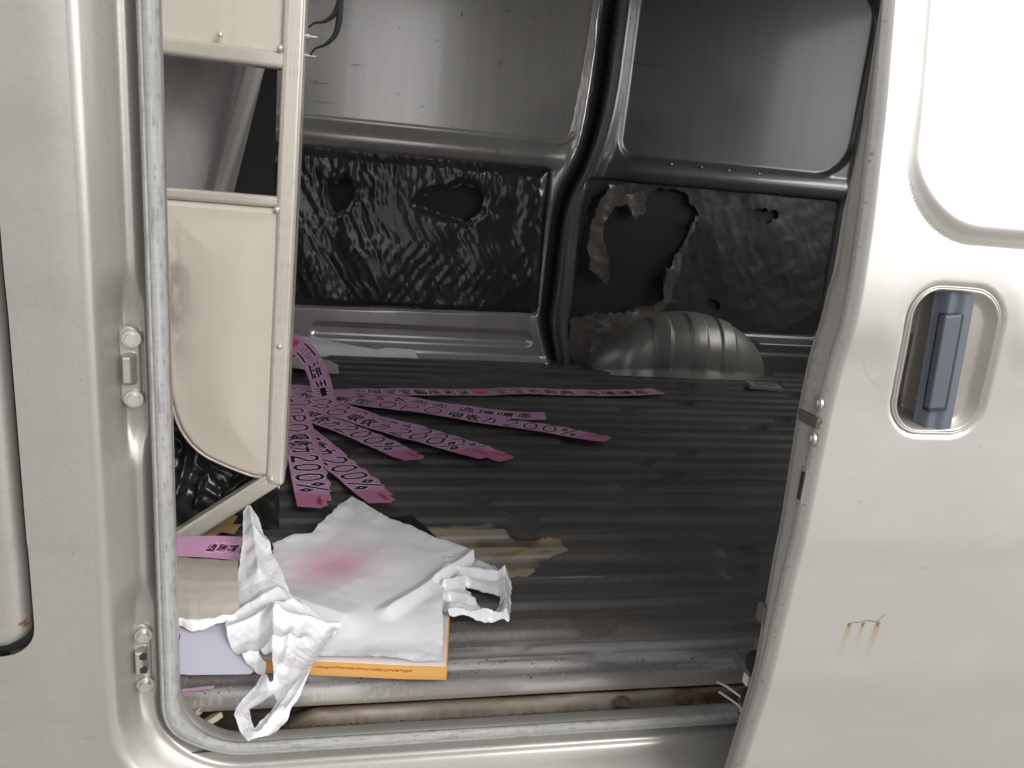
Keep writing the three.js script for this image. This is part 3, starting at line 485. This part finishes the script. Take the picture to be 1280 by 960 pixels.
// roller bracket on the foot of the door
{
  const greyCast = M({ color: new THREE.Color(0.10, 0.10, 0.105), metalness: 0.4, roughness: 0.5 });
  const b = part('roller_bracket', merge([rbx(0.334, 0.352, -0.020, 0.080, 0.068, 0.074, 0.003), rbx(0.330, 0.350, 0.040, 0.052, 0.046, 0.076, 0.004), rbx(0.335, 0.350, -0.016, 0.012, 0.070, 0.082, 0.004), rbx(0.342, 0.352, 0.070, 0.094, 0.072, 0.084, 0.005)]), greyCast, door);
  part('roller', cyl([0.336, 0.060, 0.078], [-0.5, 0, 1], 0.010, 0.009, 28), rubber, b);
  part('roller', cyl([0.336, 0.024, 0.078], [-0.5, 0, 1], 0.009, 0.009, 28), rubber, b);
  part('bolt', cyl([0.3335, 0.060, 0.0835], [-0.5, 0, 1], 0.0032, 0.004, 6), zinc, b);
  part('bolt', cyl([0.3335, 0.024, 0.0835], [-0.5, 0, 1], 0.0030, 0.004, 6), zinc, b);
  part('bolt', cyl([0.341, 0.083, 0.085], [-0.5, 0, 1], 0.005, 0.005, 6), zinc, b);
  part('bracket_chip', rbx(0.3290, 0.3320, 0.036, 0.046, 0.070, 0.078, 0.001), white0, b);
  b.position.set(0.016, 0.018, 0);
}

// ---------------------------------------------------------------- things lying in the van
// characters drawn stroke by stroke on a 100 unit square
const GL_ = {
  中: '20,25 80,25 80,65 20,65 20,25|50,5 50,98', 国: '12,8 88,8 88,95 12,95 12,8|30,28 70,28|32,50 68,50|28,75 74,75|50,28 50,75|60,58 68,68',
  宝: '50,2 50,12|12,30 12,16 88,16 88,30|25,40 75,40|28,62 72,62|15,92 85,92|50,40 50,92|62,70 72,80', 临: '15,15 15,85|32,5 32,98|58,5 45,35|52,22 95,22|65,30 75,42|48,55 92,55 92,92 48,92 48,55|70,55 70,92',
  床: '50,2 55,12|18,18 92,18|18,18 16,60 6,96|30,45 92,45|60,28 60,98|58,48 32,85|62,48 94,85', 实: '50,2 50,12|12,30 12,16 88,16 88,30|35,32 45,40|28,46 38,54|10,64 92,64|58,28 52,68 12,96|55,72 88,95',
  证: '14,8 24,20|8,38 24,38 24,85 36,74|42,15 95,15|68,15 68,90|68,50 92,50|50,45 50,90|38,90 98,90', 长: '32,5 32,88 50,78|75,8 40,35|10,48 92,48|45,50 92,92',
  肉: '15,25 15,98|15,25 85,25 85,90 72,92|50,5 48,25 28,52|50,30 72,48|48,52 28,80|50,55 74,76', 选: '12,10 22,22|6,42 22,42 22,75|22,75 10,88|10,86 35,90 96,92|50,8 42,28|42,24 88,24|62,5 62,45|38,45 94,45|55,45 52,65 38,78|72,45 72,74 94,74 94,64',
  瑞: '6,15 36,15|8,45 34,45|4,80 38,72|21,15 21,76|68,4 68,28|48,12 48,30 90,30 90,12|42,44 96,44|68,44 64,56|48,98 48,58 92,58 92,94|62,58 62,90|77,58 77,90', 哺: '8,22 30,22 30,72 8,72 8,22|38,20 97,20|82,6 90,14|46,98 46,36 92,36 92,96|46,54 92,54|46,72 92,72|69,6 69,98',
  恩: '20,6 80,6 80,58 20,58 20,6|32,22 68,22|50,12 50,24 34,50|52,30 68,48|18,68 10,90|36,66 38,94 74,94 74,82|52,64 60,76|82,68 92,84', 新: '28,2 32,12|8,16 50,16|18,24 22,36|40,22 36,36|6,40 52,40|10,58 50,58|30,40 30,98|28,62 10,84|34,64 48,78|88,6 60,18|60,18 58,60 48,96|60,44 97,44|80,44 80,98',
  型: '10,10 54,10|8,32 56,32|22,10 20,40 8,54|42,10 42,54|68,12 68,42|88,6 88,54 78,54|20,70 82,70|50,56 50,94|8,94 94,94', 吸: '8,22 32,22 32,72 8,72 8,22|42,14 84,14 76,42 92,42 78,70 44,96|54,14 54,50 40,94|56,48 94,94',
  收: '12,18 12,70 34,60|34,5 34,98|58,5 44,42|52,28 96,28|84,28 72,66 44,96|52,44 72,76 96,96', 力: '14,30 82,30 78,88 62,88|48,5 44,50 12,96', 亚: '10,12 90,12|38,12 38,90|62,12 62,90|16,38 26,66|84,36 74,66|6,90 94,90', 厂: '20,16 92,16|20,16 18,60 6,96',
  O: '50,6 24,16 10,50 24,84 50,94 76,84 90,50 76,16 50,6', P: '18,96 18,8 62,8 82,20 82,38 62,52 18,52', 2: '12,28 28,8 66,8 84,28 78,46 12,94 90,94', 0: '50,6 26,14 12,50 26,86 50,94 74,86 88,50 74,14 50,6', '%': '22,10 8,30 22,48 36,30 22,10|86,4 14,96|78,52 64,72 78,92 92,72 78,52', C: '88,22 62,6 30,12 10,50 30,88 62,94 88,78', ',': '40,82 50,88 36,104',
};
function glyph(g, ch, x, y, w, h, lw, col, halo) {
  const s = GL_[ch]; if (!s) return;
  for (const [c, l] of [[halo, lw * 2.3], [col, lw]]) { g.strokeStyle = c; g.lineWidth = l; g.lineJoin = g.lineCap = 'round'; for (const st of s.split('|')) { g.beginPath(); st.split(' ').forEach((p, i) => { const [a, b] = p.split(',').map(Number); i ? g.lineTo(x + a / 100 * w, y + b / 100 * h) : g.moveTo(x + a / 100 * w, y + b / 100 * h); }); g.stroke(); } }
}
const SW = 0.054;
function stripTex(len, items, end) { // items: [text, from, to, scale, colour] in metres back from the far end
  const c = document.createElement('canvas'); c.width = 2048; c.height = 136; const g = c.getContext('2d'), S = 2048 / len, H = 136, r = rng(len * 1000 | 0);
  g.fillStyle = '#bd90b0'; g.fillRect(0, 0, 2048, H);
  for (let k = 0; k < 120; k++) { g.fillStyle = `rgba(${r() < 0.5 ? '182,130,168' : '198,158,188'},0.10)`; g.beginPath(); g.ellipse(r() * 2048, r() * H, 40 + r() * 120, 12 + r() * 30, 0, 0, 7); g.fill(); }
  if (end) { g.fillStyle = '#bd7699'; g.beginPath(); g.moveTo(2048 - 0.070 * S, H); g.lineTo(2048 - 0.045 * S, 0); g.lineTo(2048, 0); g.lineTo(2048, H); g.fill(); g.fillStyle = '#a03464'; g.beginPath(); g.moveTo(2048 - 0.050 * S, H * 0.40); g.lineTo(2048 - 0.030 * S, H * 0.36); g.lineTo(2048 - 0.006 * S, H * 0.44); g.lineTo(2048 - 0.022 * S, H * 0.52); g.lineTo(2048 - 0.036 * S, H * 0.48); g.fill(); }
  for (const [t, a, b, sc, col] of items) {
    const ch = [...t], w = (a - b) / ch.length;
    ch.forEach((q, i) => {
      const x = 2048 - (a - i * w) * S, ww = w * S, hh = H * sc;
      if (q === '♥') { g.fillStyle = '#c83a78'; g.beginPath(); g.moveTo(x + ww * 0.5, H * 0.82); g.bezierCurveTo(x - ww * 0.3, H * 0.4, x + ww * 0.2, H * 0.05, x + ww * 0.5, H * 0.35); g.bezierCurveTo(x + ww * 0.8, H * 0.05, x + ww * 1.3, H * 0.4, x + ww * 0.5, H * 0.82); g.fill(); return; }
      glyph(g, q, x + ww * 0.06, (H - hh) * 0.55, ww * 0.88, hh, ww > 400 ? 22 : ww > 80 ? 13 : 10, col || '#1b1420', 'rgba(216,188,208,0.7)');
    });
  }
  const t = new THREE.CanvasTexture(c); t.colorSpace = THREE.SRGBColorSpace; t.anisotropy = 8; t.wrapS = t.wrapT = THREE.ClampToEdgeWrapping; t.repeat.set(1 / len, 1 / SW); return t;
}
const OPO = [['200%', 0.215, 0.064, 0.80], ['吸收力', 0.325, 0.222, 0.70], ['OPO', 0.475, 0.332, 0.78, '#5a1240'], ['新型', 0.570, 0.482, 0.66], [',', 0.592, 0.575, 0.6], ['厂', 0.640, 0.598, 0.66], ['C', 0.70, 0.650, 0.66, '#8a1f58']];
const texOPO = stripTex(0.74, OPO, true), texOPO2 = stripTex(0.7401, OPO, true);
const texLong = stripTex(0.76, [['选瑞哺恩', 0.205, 0.03, 0.6, '#3a1a38'], ['宝宝长肉肉', 0.425, 0.225, 0.70], ['♥', 0.47, 0.43, 0.7], ['中国宝宝临床实证', 0.735, 0.475, 0.66]], false);
const texMid = stripTex(0.50, [['选瑞哺恩', 0.185, 0.025, 0.62], ['宝宝长肉肉', 0.41, 0.20, 0.72]], false);
const texSide = stripTex(0.12, [['选瑞哺恩', 0.062, 0.016, 0.34, '#5a1240']], false);
const texCurl = stripTex(0.24, [['亚', 0.16, 0.115, 0.8], ['选瑞哺', 0.115, 0.005, 0.62], ['♥', 0.205, 0.16, 0.8], ['实', 0.245, 0.20, 0.8]], false);
const stripMat = t => M({ map: t, roughness: 0.42 });
const matOPO = stripMat(texOPO), matLong = stripMat(texLong), matMid = stripMat(texMid);
const SG = 'pink printed paper strips';
function strip(label, a, b, mat, texLen, lift, seed, ragged = true) {
  const dx = b[0] - a[0], dz = b[1] - a[1], L = Math.hypot(dx, dz) + 0.02, ex = dx / (L - 0.02), ez = dz / (L - 0.02), ux = ez, uz = -ex;
  const t = thing('printed_strip', label, 'paper strip', SG);
  const g = sheet({
    u: [0, L], v: [0, SW], step: 0.003, stepV: 0.0022,
    pos: (s, w) => { const q = w - SW / 2, x = a[0] + ex * s + ux * q, z = a[1] + ez * s + uz * q; return [x, 0.0065 + lift * 0.7 + 0.007 * vn(s * 9, seed, seed) + 0.0015 * vn(s * 40, w * 40, seed + 3) + 0.003 * ss(L - 0.05, L, s) * hash(seed, 2, 1), z]; },
    sdf: (s, w) => {
      if (!ragged) return Math.max(s - L + 0.006 * ss(0.2, 1, w / SW), -1);
      const e = L - s; let top = SW; if (e < 0.062) top = SW * (e < 0.030 ? 0.74 : 0.88); if (e > 0.062 && e < 0.21) top = SW * (0.955 + 0.04 * Math.sin(e * 150));
      const tooth = L - 0.013 * Math.abs(w / SW - 0.56) * 1.6 - 0.004 * (w > SW * 0.56 ? 1 : 0);
      return Math.max(w - top, s - tooth);
    },
    uv: (s, w) => [texLen - L + s, w],
  });
  part('paper', g, mat, t); return t;
}
strip('longest pink strip, lying along the far wall towards the wheel arch', [-0.06, -0.985], [0.712, -1.072], matLong, 0.76, 0.001, 1, false);
strip('pink strip with a square end, just in front of the longest strip', [-0.115, -1.000], [0.370, -0.838], matMid, 0.50, 0.004, 2, false);
strip('pink 200% strip reaching farthest right across the dark floor, below the square-ended strip', [-0.150, -0.985], [0.469, -0.716], matOPO, 0.74, 0.007, 3);
strip('pink 200% strip showing only its tip behind the wide OPO strip', [-0.120, -0.960], [0.258, -0.602], matOPO, 0.74, 0.003, 4);
strip('pink OPO 200% strip lying on top in the middle of the fan', [-0.165, -0.955], [0.222, -0.598], stripMat(texOPO2), 0.7401, 0.010, 5);
strip('pink 200% strip third from the left in the fan', [-0.185, -0.960], [0.104, -0.584], matOPO, 0.74, 0.006, 6);
strip('pink 200% strip second from the left in the fan', [-0.200, -0.985], [0.050, -0.418], matOPO, 0.74, 0.004, 7);
strip('pink OPO 200% strip leftmost in the fan, beside the steel tube', [-0.135, -1.020], [-0.040, -0.396], matOPO, 0.74, 0.009, 8);
{ // the strip that rises from the pile in a curl
  const t = thing('printed_strip', 'pink strip curling up from the pile beside the steel tube', 'paper strip', SG);
  const C = new THREE.CatmullRomCurve3([[-0.195, 0.082, -1.09], [-0.150, 0.096, -1.07], [-0.112, 0.092, -1.05], [-0.086, 0.070, -1.03], [-0.066, 0.040, -0.99], [-0.052, 0.014, -0.93], [-0.046, 0.013, -0.89]].map(p => V(...p)));
  const Wd = new THREE.CatmullRomCurve3([[0.002, 0.040, -0.016], [0.006, 0.038, -0.018], [0.020, 0.032, -0.018], [0.034, 0.022, -0.010], [0.040, 0.012, -0.006], [0.042, 0.004, -0.006], [0.042, 0.0, -0.008]].map(p => V(...p)));
  part('paper', sheet({ u: [0, 1], v: [0, 1], step: 0.01, stepV: 0.1, pos: (s, w) => { const p = C.getPoint(s), d = Wd.getPoint(s); return [p.x + d.x * (w - 0.5), p.y + d.y * (w - 0.5), p.z + d.z * (w - 0.5)]; }, uv: (s, w) => [s * 0.24, w * SW] }), stripMat(texCurl), t);
}
// pile of loose cuttings behind the fan is not visible; papers by the wall
function flat(name, label, cat, p, y, m, amp = 0.002, s = 1, step = 0.003, group, thick = 0) {
  const xs = p.map(q => q[0]), zs = p.map(q => q[1]), t = thing(name, label, cat, group);
  const mk = off => sheet({ u: [Math.min(...xs), Math.max(...xs)], v: [Math.min(...zs), Math.max(...zs)], step, pos: (x, z) => [x, (typeof y === 'function' ? y(x, z) : y) + amp * fbm(x * 14, z * 14, s) + off, z], sdf: (x, z) => poly(p, x, z) });
  part('sheet', mk(0), m, t); return t;
}
const white = M({ color: new THREE.Color(0.74, 0.73, 0.74), roughness: 0.6 });
{
  const t = thing('paper_offcut', 'long white paper offcut leaning against the far wall base', 'paper');
  const p = [[-0.30, -0.002], [0.172, -0.004], [0.158, 0.024], [0.085, 0.026], [0.062, 0.020], [0.0, 0.028], [-0.10, 0.045], [-0.30, 0.05]];
  part('sheet', sheet({ u: [-0.30, 0.18], v: [-0.004, 0.05], step: 0.003, pos: (x, y) => [x, y + 0.004, ZF + 0.018 + 0.008 * ss(0.03, 0.0, y) + 0.002 * vn(x * 12, y * 30, 4)], sdf: (x, y) => poly(p, x, y) }), white, t);
}
flat('grey_card', 'grey card piece under the curled pink strip', 'card', [[-0.25, -1.31], [-0.10, -1.285], [-0.055, -1.25], [-0.032, -1.215], [-0.028, -1.13], [-0.085, -1.14], [-0.22, -1.20]], 0.010, M({ color: new THREE.Color(0.42, 0.40, 0.37), roughness: 0.7 }), 0.012, 3);
{
  const t = thing('packet', 'small flat packet on the floor right of the wheel arch', 'packet');
  const g = rbx(-0.042, 0.042, 0, 0.010, -0.026, 0.026, 0.0015); g.rotateY(-0.24); g.translate(1.057, 0.006, -1.165);
  part('box', g, M({ color: new THREE.Color(0.30, 0.29, 0.28), roughness: 0.5 }), t);
  const h = rbx(-0.022, 0.030, 0.0101, 0.0112, -0.014, 0.014, 0.0004); h.rotateY(-0.24); h.translate(1.057, 0.006, -1.165); part('label_patch', h, M({ color: new THREE.Color(0.18, 0.18, 0.18), roughness: 0.5 }), t);
}
// left corner: lilac card, curled sheet, pink strip, torn cardboard
flat('lilac_card', 'pale lilac card with rounded corners in the near left corner', 'card', [[-0.20, -0.175], [-0.08, -0.175], [-0.078, -0.021], [-0.130, -0.0225], [-0.1385, -0.0245], [-0.143, -0.030], [-0.146, -0.040], [-0.150, -0.08]], (x, z) => 0.019 + 0.01 * ss(-0.03, -0.17, z), M({ color: new THREE.Color(0.56, 0.54, 0.64), roughness: 0.55 }), 0.002, 5, 0.002);
{
  const t = thing('pink_scrap', 'small pink scrap poking out from under the lilac card', 'paper scrap');
  part('sheet', sheet({ u: [0, 0.03], v: [0, 0.004], step: 0.002, pos: (s, w) => [-0.138 + s * 0.93, 0.009 + 0.004 * s * 20 * w, -0.0185 - s * 0.1 + w] }), stripMat(texSide), t);
}
{
  const t = thing('curled_sheet', 'cream paper sheet curled over with a crumpled white edge', 'paper');
  const R = (s) => 0.006 * (fbm(s * 60, 3, 9) - 0.5);
  const m = M({ map: dataTex(256, 256, (x, y) => { const g = 0.62 + 0.10 * (fbm(x * 8, y * 14, 3) - 0.5); return [g, g - 0.02, g - 0.07]; }), roughness: 0.6 });
  const pos = (x, a) => { const k = (x + 0.20) / 0.085, ang = (1 - a) * 1.9, r = 0.040 - 0.006 * k; const ex = 0.002 * fbm(x * 70, a * 6, 12); return [x + 0.012 * a * k, 0.022 + r * Math.sin(Math.PI * 0.92 - ang) * 0.9 + ex, -0.155 - r * Math.cos(Math.PI * 0.92 - ang) * 1.25 + 0.012 * k * a + R(x) * a + 0.010 * a * Math.sin(k * 3.0)]; };
  const s = part('sheet', sheet({ u: [-0.205, -0.112], v: [0, 1], step: 0.0012, stepV: 0.02, pos }), m, t);
  part('torn_edge', sheet({ u: [-0.205, -0.114], v: [0, 1], step: 0.0012, stepV: 0.1, pos: (x, b) => { const p = pos(x, 1), w = 0.004 + 0.005 * fbm(x * 90, 2, 31) + 0.007 * Math.exp(-(((x + 0.145) / 0.01) ** 2)); return [p[0], p[1] - w * 0.35 * b + 0.004 * Math.sin(b * 3.1) + 0.003 * (fbm(x * 160, b * 3, 7) - 0.5), p[2] + w * b]; } }), M({ color: new THREE.Color(0.82, 0.81, 0.80), roughness: 0.5 }), s);
}
{
  const t = thing('printed_strip', 'pink strip behind the curled cream sheet in the near left corner', 'paper strip', SG);
  part('paper', sheet({ u: [0, 0.115], v: [0, 0.030], step: 0.003, pos: (s, w) => { const k = w / 0.030, q = s / 0.115; return [-0.216 + s * 0.98 + 0.012 * k, 0.030 + 0.008 * k + 0.003 * Math.sin(s * 26), -0.226 - 0.030 * k + 0.018 * q - 0.012 * q * k]; }, uv: (s, w) => [s, w * SW / 0.030] }), stripMat(texSide), t);
}
flat('cardboard_scrap', 'torn brown cardboard scrap behind the left pink strip', 'cardboard scrap', [[-0.188, -0.33], [-0.166, -0.345], [-0.153, -0.338], [-0.147, -0.352], [-0.136, -0.345], [-0.140, -0.325], [-0.128, -0.322], [-0.134, -0.300], [-0.150, -0.305], [-0.158, -0.292], [-0.18, -0.296]], 0.012, M({ map: dataTex(128, 128, (x, y) => { const g = 0.5 + 0.16 * (fbm(x * 9, y * 30, 8) - 0.5); return [g + 0.08, g - 0.03, g - 0.2]; }), roughness: 0.85 }), 0.014, 9, 0.0015);

// leaflet with an orange border under the bag
{
  const A = V(-0.108, 0, -0.043), B = V(0.0955, 0, -0.0135), ux = B.clone().sub(A), L = ux.length(); ux.normalize(); const uy = V(ux.z, 0, -ux.x), Hh = 0.255;
  const c = document.createElement('canvas'); c.width = 820; c.height = 1024; const g = c.getContext('2d'), S = 4000, r = rng(4);
  g.fillStyle = '#cf9c5c'; g.fillRect(0, 0, 820, 1024); g.fillStyle = '#cfc9cb'; g.fillRect(0, 0, L * S - 9, 1024 - 66);
  g.strokeStyle = '#f4cfa6'; g.lineWidth = 4; g.beginPath(); g.moveTo(0, 1024 - 64); g.lineTo(L * S - 8, 1024 - 64); g.lineTo(L * S - 8, 0); g.stroke();
  g.fillStyle = '#a8621c'; for (let x = 330; x < 690; x += 7) g.fillRect(x, 1024 - 44 + r() * 3, 4 + r() * 3, 6 + r() * 5);
  const tex = new THREE.CanvasTexture(c); tex.colorSpace = THREE.SRGBColorSpace; tex.anisotropy = 8; tex.wrapS = tex.wrapT = THREE.ClampToEdgeWrapping; tex.repeat.set(S / 820, S / 1024);
  const t = thing('leaflet', 'white leaflet with an orange border lying under the plastic bag', 'leaflet');
  part('sheet', sheet({ u: [0, L], v: [0, Hh], step: 0.003, pos: (s, w) => { const x = A.x + ux.x * s + uy.x * w, z = A.z + ux.z * s + uy.z * w; return [x, 0.0105 + 0.004 * fbm(x * 9, z * 9, 2) - 0.004 * ss(0.02, 0, w), z]; } }), M({ map: tex, roughness: 0.45, clearcoat: 0.2, clearcoatRoughness: 0.3 }), t);
}
// dark glossy plate under the right top of the bag
flat('black_sheet', 'black sheet half hidden under the top right of the plastic bag', 'sheet', [[0.02, -0.36], [0.088, -0.372], [0.118, -0.298], [0.142, -0.255], [0.10, -0.22], [0.02, -0.25]], 0.0105, M({ color: new THREE.Color(0.010, 0.010, 0.012), roughness: 0.5 }), 0.002, 5);

// the white carrier bag
{
  const bag = thing('plastic_bag', 'crumpled white plastic carrier bag with two loop handles', 'plastic bag');
  const tex = fit(dataTex(512, 512, (u, v) => {
    const x = -0.14 + 0.34 * u, z = -0.43 + 0.51 * v; // a soft washed-out pink print on the bag
    const a = Math.exp(-(((x + 0.012) / 0.042) ** 2 + ((z + 0.215 + (x + 0.01) * 0.25) / 0.042) ** 2)) * 0.42; const g = 0.845 + 0.02 * (fbm(x * 30, z * 30, 2) - 0.5);
    return [g - a * 0.10, g - a * 0.52, g - a * 0.36 + 0.006];
  }), -0.14, 0.20, -0.43, 0.08);
  const film = M({ map: tex, roughness: 0.42, clearcoat: 0.25, clearcoatRoughness: 0.25 });
  const filmW = M({ color: new THREE.Color(0.76, 0.76, 0.78), roughness: 0.26, transmission: 0.18, thickness: 0, clearcoat: 0.5, clearcoatRoughness: 0.2 });
  const mk = (name, outline, holes, h, m, step = 0.0013, nz = 0.0012) => {
    const xs = outline.map(q => q[0]), zs = outline.map(q => q[1]);
    return part(name, sheet({ u: [Math.min(...xs) - 0.004, Math.max(...xs) + 0.004], v: [Math.min(...zs) - 0.004, Math.max(...zs) + 0.004], step, pos: (x, z) => [x, h(x, z), z], sdf: (x, z) => { let d = poly(outline, x, z); for (const q of holes) d = Math.max(d, -poly(q, x, z)); return d + nz * (fbm(x * 160, z * 160, 5, 2) - 0.5) * 2; } }), m, bag);
  };
  const body = [[-0.085, -0.262], [-0.062, -0.286], [-0.042, -0.292], [-0.030, -0.325], [-0.008, -0.385], [0.006, -0.409], [0.020, -0.390], [0.048, -0.346], [0.080, -0.315], [0.108, -0.277], [0.130, -0.262], [0.150, -0.245], [0.150, -0.212], [0.124, -0.182], [0.108, -0.158], [0.102, -0.120], [0.098, -0.070], [0.0925, -0.0320], [0.04, -0.0398], [-0.01, -0.0470], [-0.065, -0.0560], [-0.075, -0.18]];
  const crease = (x, z, ax, az, bx, bz, h, w) => h * Math.max(0, 1 - seg(x, z, ax, az, bx, bz) / w) ** 1.4;
  mk('bag_body', body, [], (x, z) => 0.0165 - 0.003 * ss(-0.10, -0.05, z) + 0.010 * fbm(x * 8, z * 8, 21) * ss(-0.04, -0.12, z) + 0.006 * ss(0.03, 0.0, -poly(body, x, z)) * fbm(x * 30, z * 30, 22)
    + crease(x, z, 0.155, -0.235, 0.045, -0.11, 0.007, 0.016) + crease(x, z, 0.150, -0.225, 0.10, -0.17, 0.005, 0.008) + crease(x, z, -0.05, -0.13, 0.0, -0.10, 0.006, 0.03) + 0.0035 * folds(x, z, 12, 23) + 0.0004 * folds(x, z, 50, 24), film, 0.0016);
  // the left half stands up: it rises from the sill towards its far tip
  const flap = [[-0.1105, -0.262], [-0.107, -0.250], [-0.098, -0.236], [-0.091, -0.212], [-0.081, -0.190], [-0.070, -0.166], [-0.057, -0.136], [-0.044, -0.112], [-0.020, -0.096], [-0.006, -0.088], [-0.002, -0.080], [-0.006, -0.070], [-0.018, -0.046], [-0.026, -0.014], [-0.034, 0.020], [-0.042, 0.045], [-0.050, 0.058], [-0.061, 0.064], [-0.070, 0.068], [-0.079, 0.052], [-0.085, 0.038], [-0.084, 0.020], [-0.077, 0.002], [-0.069, -0.012], [-0.080, -0.028], [-0.094, -0.046], [-0.104, -0.062], [-0.111, -0.082], [-0.1115, -0.108], [-0.1095, -0.132], [-0.109, -0.165], [-0.110, -0.200], [-0.114, -0.228], [-0.116, -0.246]];
  const hole1 = [[-0.0745, 0.026], [-0.066, 0.022], [-0.0565, 0.012], [-0.0525, 0.020], [-0.0565, 0.033], [-0.064, 0.044], [-0.0675, 0.053], [-0.071, 0.042]];
  const hole2 = [[-0.0775, -0.050], [-0.071, -0.041], [-0.0625, -0.032], [-0.0605, -0.017], [-0.0575, 0.000], [-0.0605, 0.002], [-0.0655, -0.008], [-0.0665, -0.024]];
  const fold = (x, z, ax, az, bx, bz, h, w) => { const d = seg(x, z, ax, az, bx, bz) / w; return d > 1 ? 0 : h * (1 - d) * (1 - 0.35 * d); };
  mk('bag_flap', flap, [hole1, hole2], (x, z) => {
    const d = -Math.max(poly(flap, x, z), -poly(hole1, x, z), -poly(hole2, x, z));
    let h = 0.017 + 0.050 * ss(-0.06, -0.27, z) + 0.005 * ss(0.0, 0.03, d) + 0.0008 * Math.exp(-d / 0.0018);
    h += fold(x, z, -0.116, -0.070, -0.050, -0.104, 0.013, 0.017) + fold(x, z, -0.114, -0.092, -0.066, -0.126, 0.008, 0.012) + fold(x, z, -0.066, -0.080, -0.060, -0.006, 0.013, 0.013) + fold(x, z, -0.002, -0.082, -0.064, -0.086, 0.009, 0.014) + fold(x, z, -0.008, -0.070, -0.042, 0.036, 0.009, 0.010)
      + fold(x, z, -0.110, -0.255, -0.088, -0.15, 0.008, 0.012) + fold(x, z, -0.102, -0.21, -0.082, -0.19, 0.006, 0.008) + fold(x, z, -0.083, 0.03, -0.066, 0.064, 0.004, 0.006) + fold(x, z, -0.037, 0.0, -0.062, 0.060, 0.005, 0.007) + fold(x, z, -0.09, -0.04, -0.035, -0.06, 0.006, 0.009) + fold(x, z, -0.048, -0.07, -0.052, -0.02, 0.005, 0.007);
    const wx = x + 0.016 * fbm(x * 22, z * 22, 61), wz = z + 0.016 * fbm(x * 22, z * 22, 62);
    return h + 0.016 * folds(x, z, 16, 63) + 0.0085 * folds(x, z, 42, 64, 5) + 0.0022 * folds(x, z, 120, 65, 4);
  }, filmW, 0.0011, 0.0006);
  const rh = [[0.098, -0.262], [0.125, -0.262], [0.152, -0.242], [0.170, -0.222], [0.181, -0.208], [0.188, -0.186], [0.1865, -0.165], [0.180, -0.135], [0.170, -0.092], [0.160, -0.096], [0.146, -0.094], [0.128, -0.104], [0.108, -0.107], [0.103, -0.118], [0.100, -0.140], [0.086, -0.148], [0.100, -0.17], [0.108, -0.20]];
  const rhHole = [[0.1335, -0.168], [0.148, -0.160], [0.160, -0.152], [0.170, -0.1445], [0.166, -0.128], [0.155, -0.1095], [0.149, -0.118], [0.143, -0.134], [0.138, -0.154]];
  mk('bag_handle', rh, [rhHole], (x, z) => {
    const d = -Math.max(poly(rh, x, z), -poly(rhHole, x, z));
    let h = 0.014 + 0.005 * ss(0.0, 0.010, d) + crease(x, z, 0.112, -0.200, 0.182, -0.175, 0.010, 0.008) + crease(x, z, 0.182, -0.20, 0.168, -0.10, 0.008, 0.007) + crease(x, z, 0.108, -0.16, 0.135, -0.175, 0.010, 0.008) + crease(x, z, 0.105, -0.112, 0.165, -0.098, 0.008, 0.006);
    h -= 0.010 * ss(0.014, 0.0, Math.abs(seg(x, z, 0.115, -0.14, 0.135, -0.13) - 0.0));
    return h + 0.009 * folds(x, z, 32, 71) + 0.004 * folds(x, z, 80, 72);
  }, filmW, 0.0011);
}

// loose ends by the sill
for (const [lab, p] of [['white string end looping up beside the door roller', [[0.352, -0.012, -0.01], [0.352, -0.004, 0.008], [0.356, 0.000, 0.030], [0.348, 0.014, 0.050], [0.328, 0.03, 0.070]]], ['white string end hanging lower beside the door roller', [[0.350, -0.016, 0.000], [0.354, -0.013, 0.016], [0.352, -0.006, 0.034], [0.344, 0.002, 0.052], [0.330, 0.015, 0.070]]]]) { const t = thing('string', lab, 'string', 'white strings'); part('strand', tube(p.map(([x, y, z]) => [x + 0.018, y + 0.006, z]), 0.0011, 40, 8), M({ color: new THREE.Color(0.62, 0.61, 0.6), roughness: 0.6 }), t); }
for (const [lab, x, z, s, sd] of [['brown clod of dirt on the sill, nearest the sliding door', 0.332, -0.004, 0.0075, 1], ['flatter brown clod of dirt left of the other clod', 0.270, -0.002, 0.0078, 2]]) {
  const g = new THREE.IcosahedronGeometry(1, 12), P = g.attributes.position; for (let i = 0; i < P.count; i++) { const v = V(P.getX(i), P.getY(i), P.getZ(i)), k = 0.5 + 0.6 * fbm(v.x * 2 + sd * 9, v.y * 2 + v.z * 1.7, sd) + 0.35 * fbm(v.x * 9 + v.y * 5, v.z * 9 - v.y * 4, sd); P.setXYZ(i, v.x * k, v.y * k * (sd === 1 ? 0.8 : 0.45), v.z * k); } g.computeVertexNormals();
  g.scale(s, s, s); g.translate(x, -0.017, z); const t = thing('dirt_clod', lab, 'dirt clod'); part('clod', g, M({ color: new THREE.Color(0.085, 0.05, 0.032), roughness: 0.95 }), t);
}

// ---------------------------------------------------------------- render
const renderer = new THREE.WebGLRenderer({ antialias: true });
renderer.setSize(1024, 768);
renderer.shadowMap.enabled = true; renderer.shadowMap.type = THREE.PCFSoftShadowMap;
renderer.toneMapping = THREE.LinearToneMapping; renderer.toneMappingExposure = EXPOSURE;
renderer.render(scene, camera);
